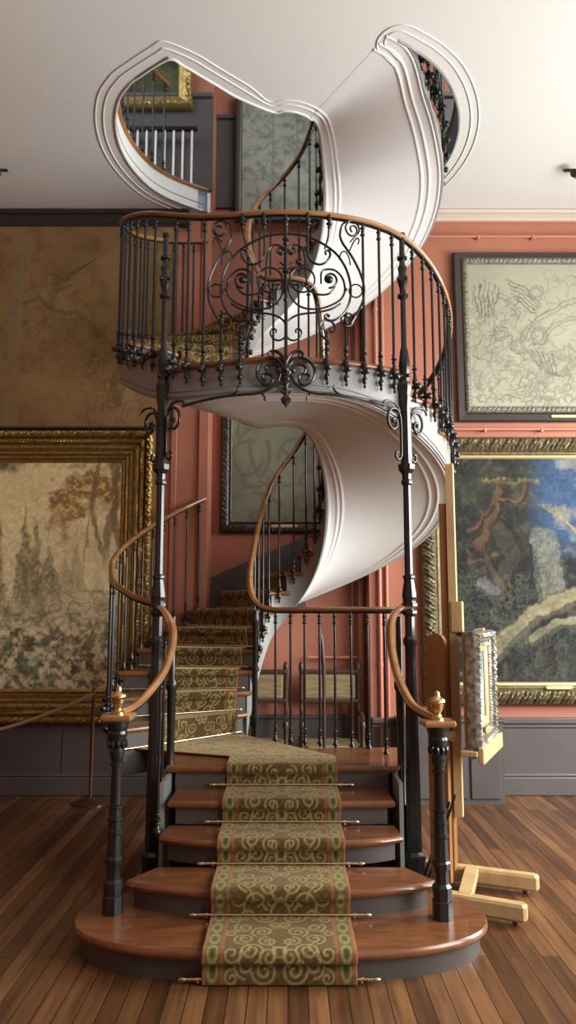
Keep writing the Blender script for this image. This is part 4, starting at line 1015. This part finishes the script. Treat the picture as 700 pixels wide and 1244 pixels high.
# ------------------------------------------------------------------ old upholstered benches in niche
def chair(x, y, label, sc=1):
    t = thing('armchair', label, 'chair', (x, y, 0), 0, 'old armchairs in the niche')
    b = MB(); b.box(-.27,.27,-.24,.24,.36,.50,.03); b.build('seat', M['fabric'], t)
    b = MB(); b.box(-.25,.25,.17,.21,.88,1.12,.015); b.build('backrest', M['fabric'], t)
    b = MB(); b.box(-.29,.29,.16,.22,1.12,1.16,.01); b.box(-.29,.29,.16,.22,.84,.88,.01); b.build('back_rail', M['darkwood'], t)
    for sx in (-.28,.28):
        for sy in (-.22,.19):
            top = 1.24 if sy > 0 else .74; q = MB(); q.lathe([(0,.018),(.1,.026),(.14,.018),(.36,.028),(.50,.028),(.55,.018),(top-.1,.02),(top-.06,.03),(top-.02,.022),(top,.006)], sx, sy, 10); q.build('leg', M['fabric'] if False else M['darkwood'], t, smooth=50)
        q = MB(); q.tube([(sx,-.26,.74),(sx,-.1,.77),(sx,.18,.75)], .022, 8); q.build('armrest', M['darkwood'], t, smooth=60)
    return t
chair(-.30, 7.25, 'old tapestry armchair behind the stairs, against the niche wall, left one'); chair(.41, 7.25, 'old tapestry armchair behind the stairs, right one beside the pipes')
o = MB().tube([(.33,6.95,.98),(.33,6.95,1.22),(.315,6.95,1.42),(.30,6.95,1.52)], [.016,.020,.026,.022], 10); o.lathe([(0,.12),(.02,.12),(.03,.016),(1.0,.014)], .33, 6.95, 14)
tag(o.build('walking_stick_stand', M['darkwood'], smooth=40), 'dark upright stick on a round foot in front of the right armchair', 'stand')
# ------------------------------------------------------------------ rope stanchion
t = thing('rope_stanchion', 'slim bronze rope stanchion on a round base by the gilt frame', 'stanchion', (-1.80,7.02,0))
b = MB(); b.lathe([(0,.16),(.012,.16),(.022,.13),(.05,.02),(.055,.016)], n=24); b.build('base', M['post'], t, smooth=40)
b = MB(); b.lathe([(.05,.014),(.55,.02),(.95,.013),(.96,.022),(.98,.022),(1.0,.013),(1.02,.018),(1.035,.004)], n=12); b.build('pole', M['post'], t, smooth=50)
rp_ = [(-1.80-.9*i/10*1.6, 7.0-.02*i, .97-.36*math.sin(min(1,i/9)*PI/2)**1.0) for i in range(11)]
b = MB(); b.tube(spline(rp_, 4), .016, 8); b.tube([rp_[0], Vector(rp_[0]).lerp(Vector(rp_[1]), .5)], .020, 8)
tag(b.build('barrier_rope', M['rope'], smooth=60), 'brown barrier rope sagging from the stanchion out to the left', 'rope')
# ------------------------------------------------------------------ studio easel with small framed picture
t = thing('studio_easel', 'tall oak studio easel with pale floor beams standing right of the staircase', 'easel', (0,0,0))
def beam(a, b_, w, h, mt, nm, bev=.008):
    a = Vector(a); b_ = Vector(b_); d = b_-a; L = d.length; q = MB(); q.box(0, L, -w/2, w/2, -h/2, h/2, bev)
    ang = math.atan2(d.y, d.x); el = math.asin(d.z/L); Mx = Matrix.Translation(a) @ Matrix.Rotation(ang, 4, 'Z') @ Matrix.Rotation(-el, 4, 'Y')
    q.xf(lambda p: Mx @ Vector(p)); return q.build(nm, mt, t)
beam((.78,5.14,.075),(1.55,4.83,.075), .075, .095, M['pale'], 'base_beam', .015)
beam((.90,4.575,.075),(1.33,4.37,.075), .075, .095, M['pale'], 'base_beam', .015)
beam((1.18,5.00,.10),(1.02,4.52,.10), .085, .05, M['pale'], 'cross_piece')
for x_, y_ in ((1.47,4.86),(1.27,4.40),(.84,5.10)): q = MB(); q.ball((x_,y_,.018), .018); q.build('castor', M['dframe'], t)
def vpost(x, y, z0, z1, wx, wy, mt, nm, rz=-.38, rnd=0):
    q = MB(); 
    if rnd:
        o_ = [(-wy/2, z0), (wy/2, z0)] + [(wy/2*math.cos(a), z1-wy/2+wy/2*math.sin(a)) for a in np.linspace(0, PI, 9)]
        n = len(o_); vs = [(-wx/2, a, c) for a, c in o_]+[(wx/2, a, c) for a, c in o_]; fs = [tuple(range(n-1,-1,-1)), tuple(range(n,2*n))]+[(i,(i+1)%n,n+(i+1)%n,n+i) for i in range(n)]; q.add(vs, fs)
    else: q.box(-wx/2, wx/2, -wy/2, wy/2, z0, z1, .004)
    Mx = Matrix.Translation((x,y,0)) @ Matrix.Rotation(rz, 4, 'Z'); q.xf(lambda p: Mx @ Vector(p)); return q.build(nm, mt, t)
vpost(.935, 4.74, .12, 1.60, .035, .13, M['oak'], 'side_post', .9, 1)
vpost(1.055, 5.00, .12, 1.15, .055, .10, M['oak'], 'side_post', -.38)
vpost(1.085, 4.90, .45, 2.72, .05, .055, M['pale'], 'mast', -.38, 1)
vpost(1.04, 4.93, .12, 2.45, .045, .06, M['oak'], 'mast_guide', -.38)
vpost(1.105, 4.88, 1.60, 1.80, .075, .06, M['pale'], 'clamp', -.38)
beam((1.08,4.90,1.585),(1.26,4.82,1.60), .05, .025, M['darkwood'], 'clamp_arm'); beam((1.20,4.85,1.60),(1.27,4.83,1.61), .05, .045, M['pale'], 'clamp_block')
# shelf and picture: plane from near-left to far-right
pa = Vector((1.045,4.52,0)); pb = Vector((1.30,5.06,0)); dd = (pb-pa).normalized(); nn3 = Vector((dd.y,-dd.x,0)); PL = (pb-pa).length
q = MB(); q.box(-.04, PL+.05, -.08, .02, .895, .925, .005); Mx = Matrix.Translation(pa) @ Matrix.Rotation(math.atan2(dd.y, dd.x), 4, 'Z'); q.box(-.02, PL+.03, -.115, -.08, .85, .945, .006)
q.xf(lambda p: Mx @ Vector(p)); q.build('shelf', M['pale'], t)
q = MB(); q.ball((1.0,4.66,.98), .03, 10, (1,1,1)); q.build('knob', M['pale'], t)
t2 = thing('framed_picture', 'small narrow-looking framed picture with silvered carved frame resting on the easel', 'picture', (pa.x,pa.y,0), math.atan2(dd.y, dd.x))
f = frame_mesh(0, PL, .927, 1.615, -.02, prof_interp([(0,0),(0,.05),(.012,.075),(.04,.07),(.05,.045),(.062,.055),(.075,.04),(.10,.045),(.105,.015)], 30), multi(leaf(.002,.048,.045,.016), leaf(.05,.075,.02,.006)), .006)
f.build('frame', M['silver'], t2, smooth=35)
def paint_small(X, Z, w, h):
    n = fbm(X*8, Z*8, 81); c = np.ones(X.shape+(3,))*np.array([.30,.40,.44]); c = mixc(c, [.12,.16,.17], (n-.45)*4); c = mixc(c, [.5,.52,.45], strokes(X, Z, 82, 30, 0, w, 0, h, .06, .006)*.5); return c
frame_mesh(.095, PL-.095, 1.022, 1.52, -.02, prof_interp([(0,.04),(.035,.035),(.045,.02)], 5), None, .1).build('gilt_slip', M['slip'], t2)
canvas('canvas', .13, PL-.13, 1.06, 1.485, -.035, paint_small, t2, 60, 80)
q = MB(); q.box(0.004, PL-.004, -.022, .0, .931, 1.611); q.build('frame_back', M['oak'], t2)
plate(.24, .38, .985, 1.02, -.075, t2)
# ceiling spotlights at both sides
for x_, lab in ((-2.78,'small dark track light on the ceiling at the left edge'),(2.74,'small dark track light on the ceiling at the right edge')):
    t = thing('track_light', lab, 'lamp', (x_, 6.55, CZ), group='track lights on the ceiling')
    b = MB(); b.lathe([(-.06,.012),(-.0,.012)], 0, 0, 8); b.box(-.12,.12,-.02,.02,-.012,0,.004); b.build('mount', M['dframe'], t)
    b = MB(); b.tube([(0,0,-.06),(.06*(-1 if x_>0 else 1),-.10,-.10),], .03, 12); b.tube([(.055*(-1 if x_>0 else 1),-.095,-.097),(.075*(-1 if x_>0 else 1),-.125,-.112)], .038, 12); b.build('lamp_head', M['dframe'], t, smooth=40)
